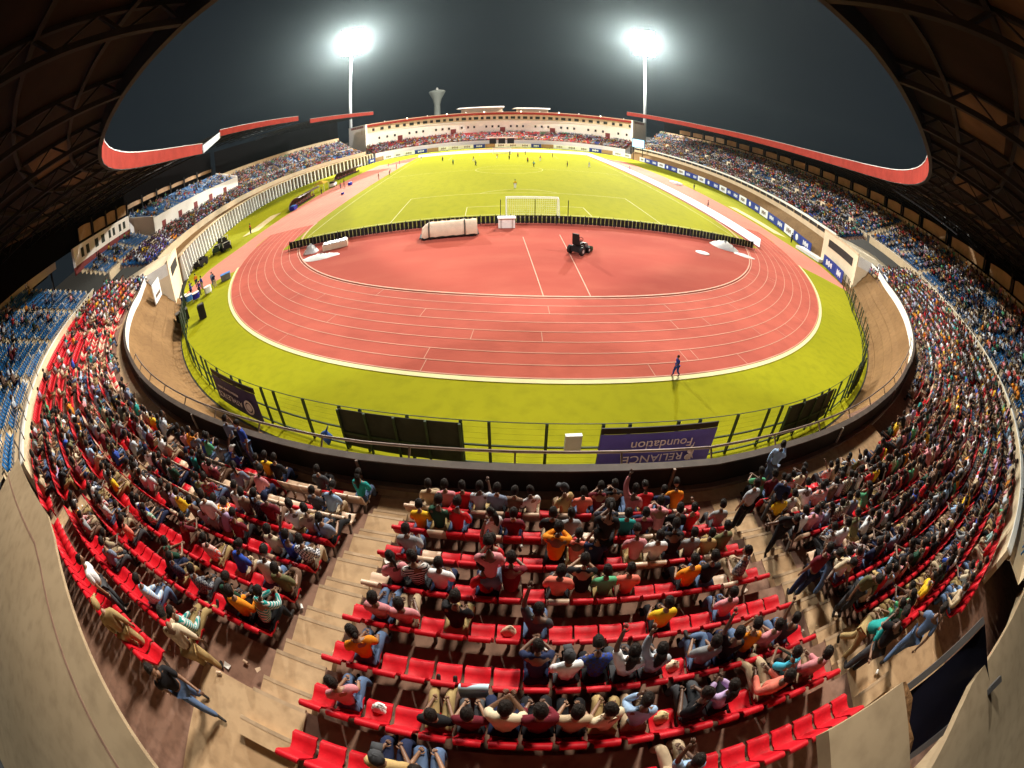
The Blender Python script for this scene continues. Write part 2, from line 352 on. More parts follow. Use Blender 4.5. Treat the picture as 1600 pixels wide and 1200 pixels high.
for p0, p1, lab in ((-14.6, -8.0, 'dark mesh screen with green battens tied on the fence left of centre'), (11.2, 18.0, 'dark mesh screen tied on the fence right of the blue Foundation banner'), (-53, -47, 'dark green screen on the fence near the drummers in blue'), (24, 29, 'narrow dark screen on the right curve of the fence')):
    sc_ = empty('fence_screen', lab, 'screen', S(52.45, (p0+p1)/2, 0), group='dark screens tied on the fence'); b0 = Vector(sc_.location)
    mb = panel_between(p0, p1, 52.42, .3, HF-.02, .03); mb.v = [tuple(Vector(v)-b0) for v in mb.v]; mb.build('mesh_sheet', 'mesh_screen', sc_)
    m = 4
    for k in range(m+1):
        a = p0+(p1-p0)*k/m; mb = MB(); mb.bar(S(52.55, a, .15)-b0, S(52.55, a, HF+.03)-b0, .09, .09); mb.build('batten', 'fence_green', sc_)
    mb = panel_between(p0, p1, 52.5, 1.0, 1.1, .05); mb.v = [tuple(Vector(v)-b0) for v in mb.v]; mb.build('rail', 'fence_green', sc_)
def text_on(parent, body, size, m, loc, rot, base, sx=1.0):
    cu = bpy.data.curves.new('lettering', 'FONT'); cu.body = body; cu.size = size; cu.align_x = 'CENTER'; cu.align_y = 'CENTER'; cu.extrude = .004
    cu.materials.append(MATS[m]); t_ = link('lettering', cu); me = bpy.data.meshes.new_from_object(t_.evaluated_get(bpy.context.evaluated_depsgraph_get())); bpy.data.objects.remove(t_)
    me.name = 'lettering'; o = link('lettering', me, parent); o.location = Vector(loc)-base; o.rotation_euler = rot; o.scale = (sx, 1, 1); return o
def banner(p0, p1, m, lab, top=2.0, bot=.12):
    b = empty('banner', lab, 'banner', S(52.6, (p0+p1)/2, 0)); b0 = Vector(b.location)
    mb = panel_between(p0, p1, 52.6, bot, top, .025); mb.v = [tuple(Vector(v)-b0) for v in mb.v]; mb.build('fabric', m, b)
    mb = panel_between(p0, p1, 52.55, top+.01, HF+.04, .05); mb.v = [tuple(Vector(v)-b0) for v in mb.v]; mb.build('top_hem', 'dark_panel', b)
    return b, b0
def face_rot(ph):                                       # lies in the fence plane, read from the stand, hung upside down
    a = R_(ph); nx, ny = math.sin(a)/K, -math.cos(a); yaw = math.atan2(ny, nx)+math.pi/2
    return (Matrix.Rotation(yaw, 3, 'Z') @ Matrix.Rotation(math.pi/2, 3, 'X') @ Matrix.Rotation(math.pi, 3, 'Z')).to_euler()
b, b0 = banner(-1.5, 5.0, 'banner_blue', 'purple blue banner with an upside-down Foundation wordmark and flame hung on the fence')
text_on(b, 'Foundation', .60, 'banner_print', S(52.72, 1.75, 1.53), face_rot(1.55), b0)
text_on(b, 'RELIANCE', .56, 'banner_print', S(52.72, 1.45, .80), face_rot(1.45), b0, 1.05)
mb = MB()
for dx, dz, h, w in ((0, 0, .95, .05), (.13, -.1, .62, .06), (-.1, .05, .5, .05)):
    c = S(52.70, 3.62+dx, .95+dz); mb.tube([c+Vector((.1, 0, -h/2)), c+Vector((-.03, 0, -.1)), c+Vector((.05, 0, h/2))], [w*.4, w, .01], 6)
mb.ball(S(52.70, 3.55, .62), (.17, .03, .17), 12, 8)
mb.v = [tuple(Vector(v)-b0) for v in mb.v]; mb.build('emblem', 'banner_print', b)
b, b0 = banner(-28.6, -21.8, 'banner_dark', 'dark purple banner with a round crest and upside-down ATHLETICS lettering on the left fence', 1.95, .15)
text_on(b, 'ATHLETICS', .55, 'banner_print', S(52.74, -25.7, .95), face_rot(-25.7), b0, 1.12)
text_on(b, 'FEDERATION OF INDIA', .22, 'banner_print', S(52.74, -25.7, 1.48), face_rot(-25.7), b0, 1.15)
mb = MB(); c = S(52.76, -22.9, 1.0); nrm = (c-Vector((0, 0, 1.0))).normalized(); q = nrm.cross(Vector((0, 0, 1)))
for r0, r1 in ((.30, .40), (0.02, .22)):
    mb.grid([[c+q*math.cos(t)*r+Vector((0, 0, 1))*math.sin(t)*r*1.15+nrm*d for t in np.linspace(0, 2*math.pi, 25)] for r, d in ((r0, 0), (r0, .02), (r1, .02), (r1, 0))])
mb.v = [tuple(Vector(v)-b0) for v in mb.v]; mb.build('crest', 'banner_print', b)
# box on the fence and the bright blue cloth caught on it
bx = MB(); bx.box((0, 0, 0), (.62, .16, .75)); o = bx.build('junction_box', 'lamp_grey'); o.location = S(52.5, -2.75, 1.55); tag(o, 'pale grey box fixed high on the fence beside the blue banner', 'box')
mb2 = MB(); mb2.box((0, .09, .05), (.36, .02, .4)); mb2.build('box_door', 'white_paint', o)
mb = MB(); mb.tube([(0, 0, -.5), (.06, .02, -.15), (-.03, -.03, .12), (.12, 0, .3)], [.05, .24, .2, .03], 8); mb.tube([(0, 0, .1), (.25, .04, .55)], [.08, .01], 6); mb.tube([(0, 0, 0), (-.35, 0, -.1)], [.1, .02], 6)
o = mb.build('cloth_bundle', 'tent_blue', smooth=True); o.location = S(52.9, -15.6, 1.0); tag(o, 'bright blue cloth knotted on the fence left of the dark mesh screen', 'cloth')
# ------------------------------------------------------------------ stand-front wall of the near bowl
def rebase(mb, base): mb.v = [tuple(Vector(v)-base) for v in mb.v]; return mb
def part(mb, name, m, parent, smooth=False): return rebase(mb, Vector(parent.location)).build(name, m, parent, smooth)
WA, WB = (-49.2, -26.5), (50.0, -24.5)
def wall_band(mb, idx, o0, o1, z0, z1, mi=0):
    rows = [[off(i, wo(i)+o, z) for o, z in ((o0, z0), (o0, z1), (o1, z1), (o1, z0), (o0, z0))] for i in idx]; mb.grid(rows, mi)
    for r in (rows[0], rows[-1]): mb.add(r[:4], [(0, 1, 2, 3)], mi)
widx = span(WA, WB)
bw = empty('barrier_wall', 'low curved dark-panelled wall in front of the nearest seats with pale posts', 'wall', off(near_i(0, -53), 4.5, 5.3))
mb = MB(); wall_band(mb, widx, 0, .14, 3.6, 6.04); part(mb, 'wall_body', 'white_paint', bw)
lw = empty('low_kerb', 'grey kerb strip at the foot of the dark front wall', 'kerb', off(near_i(0, -53), 4.6, 5.3))
mb = MB(); wall_band(mb, widx, .20, .34, 5.3, 5.47); part(mb, 'kerb_strip', 'rail_metal', lw)
per = 3
for k in range(0, len(widx)-per, per):                  # one dark sheet per bay
    seg = widx[k:k+per+1]; mb = MB(); wall_band(mb, seg, .145, .185, 5.38, 6.03); part(mb, 'panel_sheet', 'dark_panel', bw)
mb = MB(); wall_band(mb, widx, -.01, .19, 6.04, 6.08); part(mb, 'coping', 'coping_metal', bw)
for k in range(0, len(widx), 6):
    i = widx[k]; mb = MB(); mb.box(off(i, wo(i)+.22, 5.72), (.06, .05, .72), rz=math.atan2(NB[i][1], NB[i][0])+math.pi/2); part(mb, 'post', 'pale_metal' if k % 18 == 0 else 'rail_metal', bw)
hr = empty('handrail', 'pale pipe handrail running just beyond the top of the dark wall', 'handrail', off(near_i(0, -53), 3.95, 5.3))
ridx = phi_idx(-30, 30)
mb = MB(); mb.tube([off(i, wo(i)-.32, 6.13) for i in ridx], .035, 6); part(mb, 'pipe', 'rail_metal', hr, True)
for k in range(0, len(ridx), 2):
    i = ridx[k]; mb = MB(); mb.bar(off(i, wo(i)-.32, 6.13), off(i, wo(i)-.02, 5.85), .04, .04); part(mb, 'bracket', 'rail_metal', hr)
# ------------------------------------------------------------------ terraces
O0, Z0, PI_, RI, NR = 5.75, 5.36, .80, .345, 8
def row_o(i): return O0+PI_*i            # front edge of tread i, measured out from the fence line
def row_z(i): return Z0+RI*i
def terrace_profile(n=NR, o0=O0, z0=Z0, p=PI_, r=RI, tail=.35):
    pr = [(o0-.05, z0)]
    for i in range(n):
        pr += [(o0+p*(i+1), z0+r*i), (o0+p*(i+1), z0+r*(i+1))]
    pr[-1] = (pr[-1][0], pr[-1][1]); return pr
near = empty('grandstand', 'near curved grandstand under the dark roof with stepped brown rows', 'grandstand', off(near_i(0, -53), 8, 0), group='stands round the stadium')
nidx = span(WA, WB)
wk = [i for i in nidx if math.degrees(math.atan2(BC[i][0], -BC[i][1])) < 11.6]; mb = MB(); mb.grid([[off(i, wo(i)+.1, Z0), off(i, O0-.05, Z0)] for i in wk]); part(mb, 'walkway', 'aisle_concrete', near)
mb = MB(); sweep(mb, nidx, terrace_profile()[:-1]+[(16.5, row_z(7))]); part(mb, 'terrace', 'tread_concrete', near)
fx = span((53*math.sin(R_(11)), -53*math.cos(R_(11))), WB)
mb = MB(); sweep(mb, fx, [(3.0, Z0-2*RI+.01), (O0-1.65, Z0-2*RI+.01), (O0-.85, Z0-2*RI+.01), (O0-.85, Z0-RI+.01), (O0-.05, Z0-RI+.01), (O0-.05, Z0+.01)]); part(mb, 'front_terrace', 'tread_concrete', near)
AISLES = [-60.8, -53.7, -44.9, -35.7, -26.5, -17.4, -8.25, .3, 9.4, 18.5, 27.6, 36.7, 45.8, 54.8, 62.2]
HALF = .44
def aisle_mesh(a, half=HALF, n=NR):
    mb = MB()
    for i in range(n):
        r0 = 53+row_o(i); z = row_z(i)
        for r_a, r_b, zz in ((r0-.02, r0+PI_-.30, z+.012), (r0+PI_-.30, r0+PI_+.0, z+RI*.5)):
            q = [S(r_a, a-half, 0), S(r_a, a+half, 0), S(r_b, a+half, 0), S(r_b, a-half, 0)]
            mb.hexa([Vector((p.x, p.y, z-.05)) for p in q], [Vector((p.x, p.y, zz)) for p in q])
            q = [S(r_a-.012, a-half, 0), S(r_a-.012, a+half, 0), S(r_a+.05, a+half, 0), S(r_a+.05, a-half, 0)]   # worn pale nosing
            mb.hexa([Vector((p.x, p.y, zz-.04)) for p in q], [Vector((p.x, p.y, zz+.005)) for p in q], 1)
    return mb
for a in AISLES: part(aisle_mesh(a), 'aisle_steps', ['aisle_concrete', 'worn_nosing'], near)
r0 = 53+row_o(7)                                        # landings at the top of the aisles beside the camera
for p0, p1 in ((-9.7, -7.79), (-.16, 3.0)):
    mb = MB(); q = [S(r0+.02, p0), S(r0+.02, p1), S(r0+2.6, p1), S(r0+2.6, p0)]; mb.hexa([Vector((p.x, p.y, row_z(7)-.05)) for p in q], [Vector((p.x, p.y, row_z(7)+.016)) for p in q]); part(mb, 'landing', 'aisle_concrete', near)
# parapet and upper tier
UO, UZ, UP, UR, UN = 12.75, 8.9, .80, .50, 13
def upper(idx, parent, parapet='cream_plaster', z_p=8.95, n=UN, cap='white_paint'):
    mb = MB(); closed_wall(mb, idx, 12.38, 12.55, 7.6, z_p); part(mb, 'parapet', parapet, parent)
    mb = MB(); closed_wall(mb, idx, 12.34, 12.6, z_p, z_p+.06); part(mb, 'coping', cap, parent)
    mb = MB(); sweep(mb, idx, [(12.55, UZ-.15)]+terrace_profile(n, UO, UZ, UP, UR)+[(UO+UP*n+1.2, UZ+UR*n)]); part(mb, 'upper_terrace', 'cream_plaster', parent)
def pol(a, b): return phi_idx(a, b)
lu = span((-48.5, -27.5), (53*math.sin(R_(-22)), -53*math.cos(R_(-22)))); ru = span((53*math.sin(R_(7)), -53*math.cos(R_(7))), (50.2, -24.3))
upper(lu, near); upper(ru, near)
# the heavy parapet the picture is taken from, broken off on the right
def slab_ring(phis, r0, r1, z0, z1):
    mb = MB(); rows = []
    for a, j in phis:
        rows.append([S(r0, a, z0), S(r0, a, z1), S(r1, a+j, z1), S(r1, a+j, z0), S(r0, a, z0)])
    mb.grid(rows)
    for r in (rows[0], rows[-1]): mb.add(r[:4], [(0, 1, 2, 3)])
    return mb
def slab_line(pts, r1, z0, z1):
    mb = MB(); rows = [[S(r, a, z0), S(r, a, z1), S(r1 if r1 > 5 else r+r1, a, z1), S(r1 if r1 > 5 else r+r1, a, z0), S(r, a, z0)] for a, r in pts]; mb.grid(rows)
    for r in (rows[0], rows[-1]): mb.add(r[:4], [(0, 1, 2, 3)])
    return mb
pp = empty('parapet_slab', 'thick beige parapet slab at the lower left below the camera', 'parapet', S(65.5, -9, 10))
LP_ = [(a, max(64.5, 64.76+(a+9.2)*.345)) for a in np.linspace(-13.5, -6.3, 16)]
part(slab_line(LP_, 68.2, 10.95, 11.0), 'slab', 'parapet_plaster', pp)
part(slab_line([(a, r+2.2) for a, r in LP_], 68.1, 8.6, 10.95), 'support', 'parapet_plaster', pp)
part(slab_line([(a, r+.40) for a, r in LP_], .03, 10.98, 11.004), 'joint', 'tread_concrete', pp)
pp = empty('parapet_slab', 'thick beige parapet slab with a broken brick end at the lower right', 'parapet', S(65.5, -4, 10))
part(slab_line([(a, 64.86) for a in np.linspace(-3.62, -2.86, 6)], 67.2, 10.88, 11.0), 'slab', 'parapet_plaster', pp)
part(slab_line([(a, 65.9) for a in np.linspace(-3.4, -2.9, 4)], 66.6, 8.6, 10.88), 'support', 'parapet_plaster', pp)
mb = MB(); rj = random.Random(5); rows = []
for j in range(15):
    r = 64.88+j*.165; e = -2.85+rj.uniform(0, .17)+(.1 if j in (2, 5, 6) else 0)
    rows.append([S(r, -2.87, 10.985), S(r, e, 10.94+rj.uniform(-.05, .02)), S(r, e+rj.uniform(-.02, .1), 10.86), S(r, -2.9, 10.80)])
mb.grid(rows); part(mb, 'broken_end', 'broken_brick', pp)
q = empty('tarpaulin', 'dark navy tarpaulin sheet leaning beyond the broken parapet at the lower right', 'tarpaulin', S(65.8, -1.4, 10.4))
mb = MB(); rows = []
for j in range(23):
    t = j/22; rows.append([S(65.05+1.9*s_, -2.45+1.0*t+.35*s_, 10.05+1.05*t+.10*math.sin(5*s_+3*t)) for s_ in np.linspace(0, .36, 12)])
mb.grid(rows); mb.grid([[Vector(v)-Vector((0, 0, .04)) for v in r] for r in rows], 0, True); part(mb, 'sheet', 'tarp_navy', q, True)
for r_, a_ in ((65.0, -2.5), (65.75, -2.3)): mb = MB(); mb.bar(S(r_, a_, 10.1), S(r_, a_+1.03, 11.11), .07, .07); part(mb, 'pole', 'grey_metal', q)
q = empty('parapet_slab', 'plain beige parapet slab at the bottom right corner beyond the navy tarpaulin', 'parapet', S(66.4, 1.5, 9.8))
part(slab_line([(a, 65.86-.42*min(1, (a+2.75)/.9)) for a in np.linspace(-2.75, 7.0, 30)], 68.0, 10.92, 11.0), 'slab', 'parapet_plaster', q)
part(slab_line([(a, 66.9) for a in np.linspace(-2.6, 7.0, 20)], 67.6, 8.6, 10.92), 'support', 'parapet_plaster', q)
q = empty('railing', 'grey pipe railing on the dark edge of the upper tier at the left', 'railing', S(65.4, -22, 9))
ri = [a for a in np.linspace(-34, -15.2, 16)]
for h in (9.35, 9.85): mb = MB(); mb.tube([S(65.3, a, h) for a in ri], .035, 6); part(mb, 'pipe', 'grey_metal', q, True)
for a in ri[::2]: mb = MB(); mb.bar(S(65.3, a, 8.9), S(65.3, a, 9.86), .05, .05); part(mb, 'post', 'grey_metal', q)
# ------------------------------------------------------------------ decks at the two gateways
def deck(idx, label, ramp, zt=5.9):
    d = empty('gateway_deck', label, 'deck', off(idx[len(idx)//2], 6, 0))
    mb = MB(); closed_wall(mb, idx, .8, 12.6, 0.0, zt); part(mb, 'deck', 'deck_concrete', d)
    e = idx[-1] if ramp[0] == idx[-1] else idx[0]; t_ = Vector((0, -.06, 0))
    mb = MB(); mb.hexa([off(e, 1.0, zt-1.5)+t_, off(e, 4.2, zt-1.5)+t_, off(e, 4.2, zt-1.5), off(e, 1.0, zt-1.5)], [off(e, 1.0, zt+.06)+t_, off(e, 4.2, zt+.06)+t_, off(e, 4.2, zt+.06), off(e, 1.0, zt+.06)]); part(mb, 'edge_cloth', 'tarp_white', d)
    mb = MB(); mb.bar(off(e, 4.6, zt+.3), off(e, 12.4, zt+.3), .22, .6); part(mb, 'side_wall', 'far_plaster', d)
    mb = MB(); closed_wall(mb, idx[2:-2], .72, .80, zt-2.3, zt-1.0); part(mb, 'opening', 'dark_opening', d)
    mb = MB(); closed_wall(mb, idx, .78, .95, zt, zt+.35); part(mb, 'edge_kerb', 'cream_plaster', d); return d
gl = span((-56.8, -15.6), (-49.3, -26.3)); gr = span((50.1, -24.3), (55.3, -11))
deck(gl, 'flat cream gateway deck between the red seats and the left stand', span((-49.3, -26.3), (-44.5, -30.2))); deck(gr, 'flat cream gateway deck between the near stand and the right stand', span((45.5, -29.5), (50.1, -24.3))[::-1])
# ------------------------------------------------------------------ right stand
right = empty('grandstand', 'long right-hand grandstand packed with people under a red-edged roof', 'grandstand', off(near_i(69, 50), 8, 0), group='stands round the stadium')
rs = span((55.5, -10.5), (60, 112.5)); R_LOW = rs
mb = MB(); sweep(mb, span((51, -22), (60, 112.5)), [(.2, .02), (1.6, 1.4), (3.0, 3.0), (4.4, 3.7)]); structure(mb.build('embankment', 'embankment_dirt'))
mb = MB(); closed_wall(mb, rs, 4.25, 4.5, 3.2, 4.75); part(mb, 'front_wall', 'cream_plaster', right)
mb = MB(); closed_wall(mb, rs, 4.36, 4.5, 4.75, 5.6); part(mb, 'gap_shade_band', 'dark_opening', right)  # solid dark band painted in for the shaded gap below the rail
for k in range(0, len(rs), 4): mb = MB(); mb.bar(off(rs[k], 4.3, 4.75), off(rs[k], 4.3, 5.6), .35, .1); part(mb, 'post', 'cream_plaster', right)
mb = MB(); closed_wall(mb, rs, 4.25, 4.42, 5.55, 6.1); part(mb, 'top_rail', 'white_paint', right)
for k in range(6, len(rs)-4, 13):
    for o_, z_ in ((12.3, 8.9),) if k % 2 else ((12.3, 8.9), (19.2, 13.0)):
        mb = MB(); closed_wall(mb, rs[k:k+3], o_, o_+1.6, z_-1.2, z_+1.3); part(mb, 'stair_head', 'deck_concrete', right)
        mb = MB(); closed_wall(mb, rs[k:k+2], o_-.06, o_, z_-.6, z_+.8); part(mb, 'stair_opening', 'dark_opening', right)
mb = MB(); sweep(mb, rs, [(4.5, Z0), (O0-.05, Z0)]+terrace_profile()+[(12.4, Z0+RI*8)]); part(mb, 'terrace', 'tread_concrete', right)
upper(rs, right); upper(gr, right)
def gallery(idx, parent, o, z0, z1, step=7, back=True, dark_top=True):
    n = len(idx)
    if back:
        mb = MB(); sweep(mb, idx, [(UO+UP*UN+1.2, UZ+UR*UN-.3), (UO+UP*UN+1.2, UZ+UR*UN+1.1), (UO+UP*UN+1.6, UZ+UR*UN+1.1)]); part(mb, 'back_wall', 'cream_plaster', parent)
        mb = MB(); sweep(mb, idx, [(o+.6, z0-2.0), (o+.6, z1+3)]); part(mb, 'shade_backing', 'painted_shade', parent)  # black sheet added as the unlit depth behind the boards
    rj = random.Random(n)
    for k in range(0, n-step, step):
        seg = idx[k:k+step]; mb = MB(); h = rj.uniform(-.12, .12)
        rows = [[off(i, o, z0), off(i, o, z1+h-.18*abs(2*j/(len(seg)-1)-1)**2), off(i, o+.12, z1+h-.18*abs(2*j/(len(seg)-1)-1)**2), off(i, o+.12, z0)] for j, i in enumerate(seg)]
        mb.grid(rows); part(mb, 'gallery_board', 'gallery_board', parent)
        mb = MB(); i = idx[k]; mb.bar(off(i, o-.3, UZ+3), off(i, o-.3, z1+.6), .28, .28); part(mb, 'column', 'dark_steel', parent)
gallery(span((53*math.sin(R_(30)), -53*math.cos(R_(30))), (60, 112.5)), right, 26, 17.0, 19.1)
# ------------------------------------------------------------------ left stand
left = empty('grandstand', 'left-hand main grandstand with blue seats on cream walls and three red-edged roofs', 'grandstand', off(near_i(-76, 45), 8, 0), group='stands round the stadium')
ls = span((-59, 112), (-57.2, -15)); L_LOW = ls
mb = MB(); sweep(mb, ls, [(.9, 4.2), (4.5, 4.5)]); structure(mb.build('promenade', 'embankment_dirt'))
mb = MB(); closed_wall(mb, ls, 4.5, 4.7, 3.0, 6.0); part(mb, 'front_wall', 'cream_plaster', left)
mb = MB(); sweep(mb, ls, [(4.7, Z0), (O0-.05, Z0)]+terrace_profile()+[(12.4, Z0+RI*8)]); part(mb, 'terrace', 'tread_concrete', left)
slat = empty('slat_wall', 'white picket-like slat wall along the left edge of the grass', 'wall', off(near_i(-72, 16), .7, 0))
mb = MB(); closed_wall(mb, ls, .80, .95, 0, 4.2); part(mb, 'wall_body', 'roof_board', slat)
mb = MB(); closed_wall(mb, ls, .35, .98, 4.2, 4.5); part(mb, 'top_beam', 'cream_plaster', slat)
for k in range(0, len(ls), 2):
    i = ls[k]; tv = Vector((-NB[i][1]*K, NB[i][0], 0)).normalized()*.24
    mb = MB(); mb.hexa([off(i, .0, 0)-tv, off(i, .0, 0)+tv, off(i, .85, 0)+tv, off(i, .85, 0)-tv], [off(i, .45, 4.2)-tv, off(i, .45, 4.2)+tv, off(i, .85, 4.2)+tv, off(i, .85, 4.2)-tv]); part(mb, 'slat', 'white_paint', slat)
vip = span((-78.3, 50), (-66, 2)); rest = span((-59, 112), (-78.2, 51)); win = span((-65.9, 1.6), (-54.5, -19.3)); LVIP, LREST, LWIN = vip, rest, win
def vip_profile(): return 12.9, 12.0, .85, .42, 9
mb = MB(); closed_wall(mb, vip, 12.4, 12.8, 7.6, 12.3); part(mb, 'deck_wall', 'far_plaster', left)
mb = MB(); o0, z0, p_, r_, n_ = vip_profile(); sweep(mb, vip, [(12.8, z0-.1)]+terrace_profile(n_, o0, z0, p_, r_)+[(o0+p_*n_+2, z0+r_*n_)]); part(mb, 'upper_terrace', 'cream_plaster', left)
for e in (vip[0], vip[-1]):
    mb = MB(); mb.hexa([off(e, 12.4, 7.6), off(e, 22, 7.6), off(e, 22, 7.6)+Vector((0, .3, 0)), off(e, 12.4, 7.6)+Vector((0, .3, 0))], [off(e, 12.4, 12.6), off(e, 22, 16.6), off(e, 22, 16.6)+Vector((0, .3, 0)), off(e, 12.4, 12.6)+Vector((0, .3, 0))]); part(mb, 'end_wall', 'far_plaster', left)
for k in range(6, len(vip)-6, 9):
    mb = MB(); closed_wall(mb, vip[k:k+3], 12.33, 12.42, 8.6, 10.6); part(mb, 'doorway', 'maroon_paint', left)
upper(rest, left, n=9)
mb = MB(); sweep(mb, rest, [(21.4, 13), (21.4, 15.5)]); part(mb, 'back_wall', 'cream_plaster', left)
mb = MB(); closed_wall(mb, win, 12.38, 12.6, 7.6, 8.95); part(mb, 'parapet', 'cream_plaster', left)
mb = MB(); sweep(mb, win, [(12.6, UZ)]+terrace_profile(6, UO, UZ, UP, UR)+[(18.8, UZ+UR*6)]); part(mb, 'upper_terrace', 'cream_plaster', left)
mb = MB(); closed_wall(mb, win, 18.6, 18.9, 11.8, 13.0); part(mb, 'painted_band', 'maroon_paint', left)
mb = MB(); closed_wall(mb, win, 18.5, 18.9, 13.0, 15.9); part(mb, 'window_wall', 'far_plaster', left)
for k in range(2, len(win)-4, 5):
    for d in (0, 2):
        mb = MB(); closed_wall(mb, win[k+d:k+d+2], 18.44, 18.52, 13.7, 15.2); part(mb, 'window', 'mesh_screen', left)
gallery(win, left, 19.0, 16.4, 18.6, 5, back=False)
mb = MB(); sweep(mb, span((-66, 2), (53*math.sin(R_(-40)), -53*math.cos(R_(-40)))), [(20.0, 15.8), (20.0, 21.5)]); part(mb, 'shade_backing', 'painted_shade', left)  # black sheets painted in for the shade below the left roofs
mb = MB(); sweep(mb, span((-78.3, 52), (-66, 1)), [(25.2, 14), (25.2, 25.2)]); part(mb, 'shade_backing', 'painted_shade', left)
mb = MB(); sweep(mb, span((-59, 112), (-78.2, 51)), [(21.8, 15.4), (22.2, 24.5)]); part(mb, 'shade_backing', 'painted_shade', left)
gallery(span((-56, -17), (53*math.sin(R_(-38)), -53*math.cos(R_(-38)))), near, 26, 17.0, 19.1)
gallery(vip, left, 24, 17.8, 19.0, 7, back=False)
# ------------------------------------------------------------------ roofs
def roof(parent, edge, depth, rise=1.1, hf=1.7, step=3.0, ends=True, trusses=True, sheet='roof_sheet'):
    e = np.array(edge, float); d = np.hypot(*np.diff(e[:, :2], axis=0).T); s = np.r_[0, np.cumsum(d)]
    n = max(2, int(s[-1]/step)); t = np.linspace(0, s[-1], n+1)
    q = np.stack([np.interp(t, s, e[:, k]) for k in range(3)], 1)
    for _ in range(3): q[1:-1, :2] = (q[:-2, :2]+2*q[1:-1, :2]+q[2:, :2])/4
    tg = np.gradient(q[:, :2], axis=0); tg /= np.linalg.norm(tg, axis=1)[:, None]; nn = np.stack([tg[:, 1], -tg[:, 0]], 1)
    W = lambda i, o, z: P(q[i, 0]+nn[i, 0]*o, q[i, 1]+nn[i, 1]*o, q[i, 2]+z)
    mb = MB(); mb.grid([[W(i, .0, -hf), W(i, 0, 0), W(i, .16, 0), W(i, .16, -hf), W(i, 0, -hf)] for i in range(n+1)])
    for i in (0, n): mb.add([W(i, 0, -hf), W(i, 0, 0), W(i, .16, 0), W(i, .16, -hf)], [(0, 1, 2, 3)])
    part(mb, 'fascia', 'fascia_red', parent)
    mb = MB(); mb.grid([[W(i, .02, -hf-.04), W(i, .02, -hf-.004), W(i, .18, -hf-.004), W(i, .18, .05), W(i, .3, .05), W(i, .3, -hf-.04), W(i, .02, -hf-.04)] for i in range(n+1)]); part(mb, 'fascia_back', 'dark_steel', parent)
    mb = MB(); mb.grid([[W(i, -.03, .0), W(i, -.03, .09), W(i, .2, .09), W(i, .2, 0)] for i in range(n+1)]); part(mb, 'fascia_trim', 'pale_metal', parent)
    lo = -.55
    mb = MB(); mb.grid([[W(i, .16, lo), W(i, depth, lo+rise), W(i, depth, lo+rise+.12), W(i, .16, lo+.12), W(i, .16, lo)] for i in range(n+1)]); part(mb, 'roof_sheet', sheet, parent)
    if not trusses: return
    for i in range(0, n+1, 2):                          # steel trusses across the span
        mb = MB(); zb = -hf+.12
        mb.bar(W(i, .2, zb), W(i, depth, zb+rise-.5), .22, .26); mb.bar(W(i, .2, lo-.14), W(i, depth, lo+rise-.14), .16, .2)
        m = 12
        for k in range(m):
            o0, o1 = .2+(depth-.2)*k/m, .2+(depth-.2)*(k+1)/m; f = lambda o, z: W(i, o, z+(rise-(.5 if z == zb else 0))*o/depth)
            mb.bar(f(o0, zb), f((o0+o1)/2, lo-.15), .10, .10); mb.bar(f((o0+o1)/2, lo-.15), f(o1, zb), .10, .10)
        part(mb, 'truss', 'dark_steel', parent)
    for o in np.arange(2.4, depth, 3.2):                # purlins along the curve
        mb = MB(); mb.grid([[W(i, o-.1, lo-.32+rise*o/depth), W(i, o-.1, lo-.06+rise*o/depth), W(i, o+.1, lo-.06+rise*o/depth), W(i, o+.1, lo-.32+rise*o/depth), W(i, o-.1, lo-.32+rise*o/depth)] for i in range(n+1)]); part(mb, 'purlin', 'dark_steel', parent)
    rj = random.Random(n)
    mb = MB()
    for i in range(0, n-1, 2):                          # brown lining boards, some bays only
        for o in np.arange(2.6, depth-3, 3.2):
            if rj.random() < .42:
                a = [W(i, o, lo-.03+rise*o/depth), W(i+2, o, lo-.03+rise*o/depth), W(i+2, o+2.6, lo-.03+rise*(o+2.6)/depth), W(i, o+2.6, lo-.03+rise*(o+2.6)/depth)]
                mb.add(a, [(0, 1, 2, 3)])
    part(mb, 'lining', 'roof_board', parent)
E1 = [(-52.4, -12, 20.6), (-46.6, -27.7, 20.6), (-41.6, -37.3, 20.6)]+[(r*math.sin(R_(a)), -r*math.cos(R_(a)), 20.6) for a, r in ((-40, 56.9), (-34, 57.2), (-28, 57.3), (-22, 57.5), (-14, 57.7), (-6, 57.7), (1, 57.6), (6, 57.0), (10, 56.1), (15, 55.5), (21, 55.1), (28, 55.0), (36, 55.1), (44, 55.3))]+[(45, -33.2, 20.6), (49, -27.6, 20.6), (52.8, -21.4, 20.6)]
E2 = [(52.8, -21.4, 20.6), (59.6, -8, 20.6), (64.4, 6, 20.6), (68.1, 23.2, 20.7), (71, 45, 21.0), (71.6, 64.4, 21.3), (67, 84, 21.8), (60, 98.6, 22.3), (56, 105, 22.5)]
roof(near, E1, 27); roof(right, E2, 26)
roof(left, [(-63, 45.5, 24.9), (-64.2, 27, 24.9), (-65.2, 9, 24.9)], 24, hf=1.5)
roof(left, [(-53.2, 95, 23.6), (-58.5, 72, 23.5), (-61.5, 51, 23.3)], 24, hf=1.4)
mb = MB(); mb.hexa([P(-52.6, -11.5, 18.9), P(-65.2, 9, 22.9), P(-65.5, 9, 22.9), P(-52.9, -11.5, 18.9)], [P(-52.6, -11.5, 20.3), P(-65.2, 9, 24.4), P(-65.5, 9, 24.4), P(-52.9, -11.5, 20.3)]); part(mb, 'roof_link', 'lamp_grey', left)
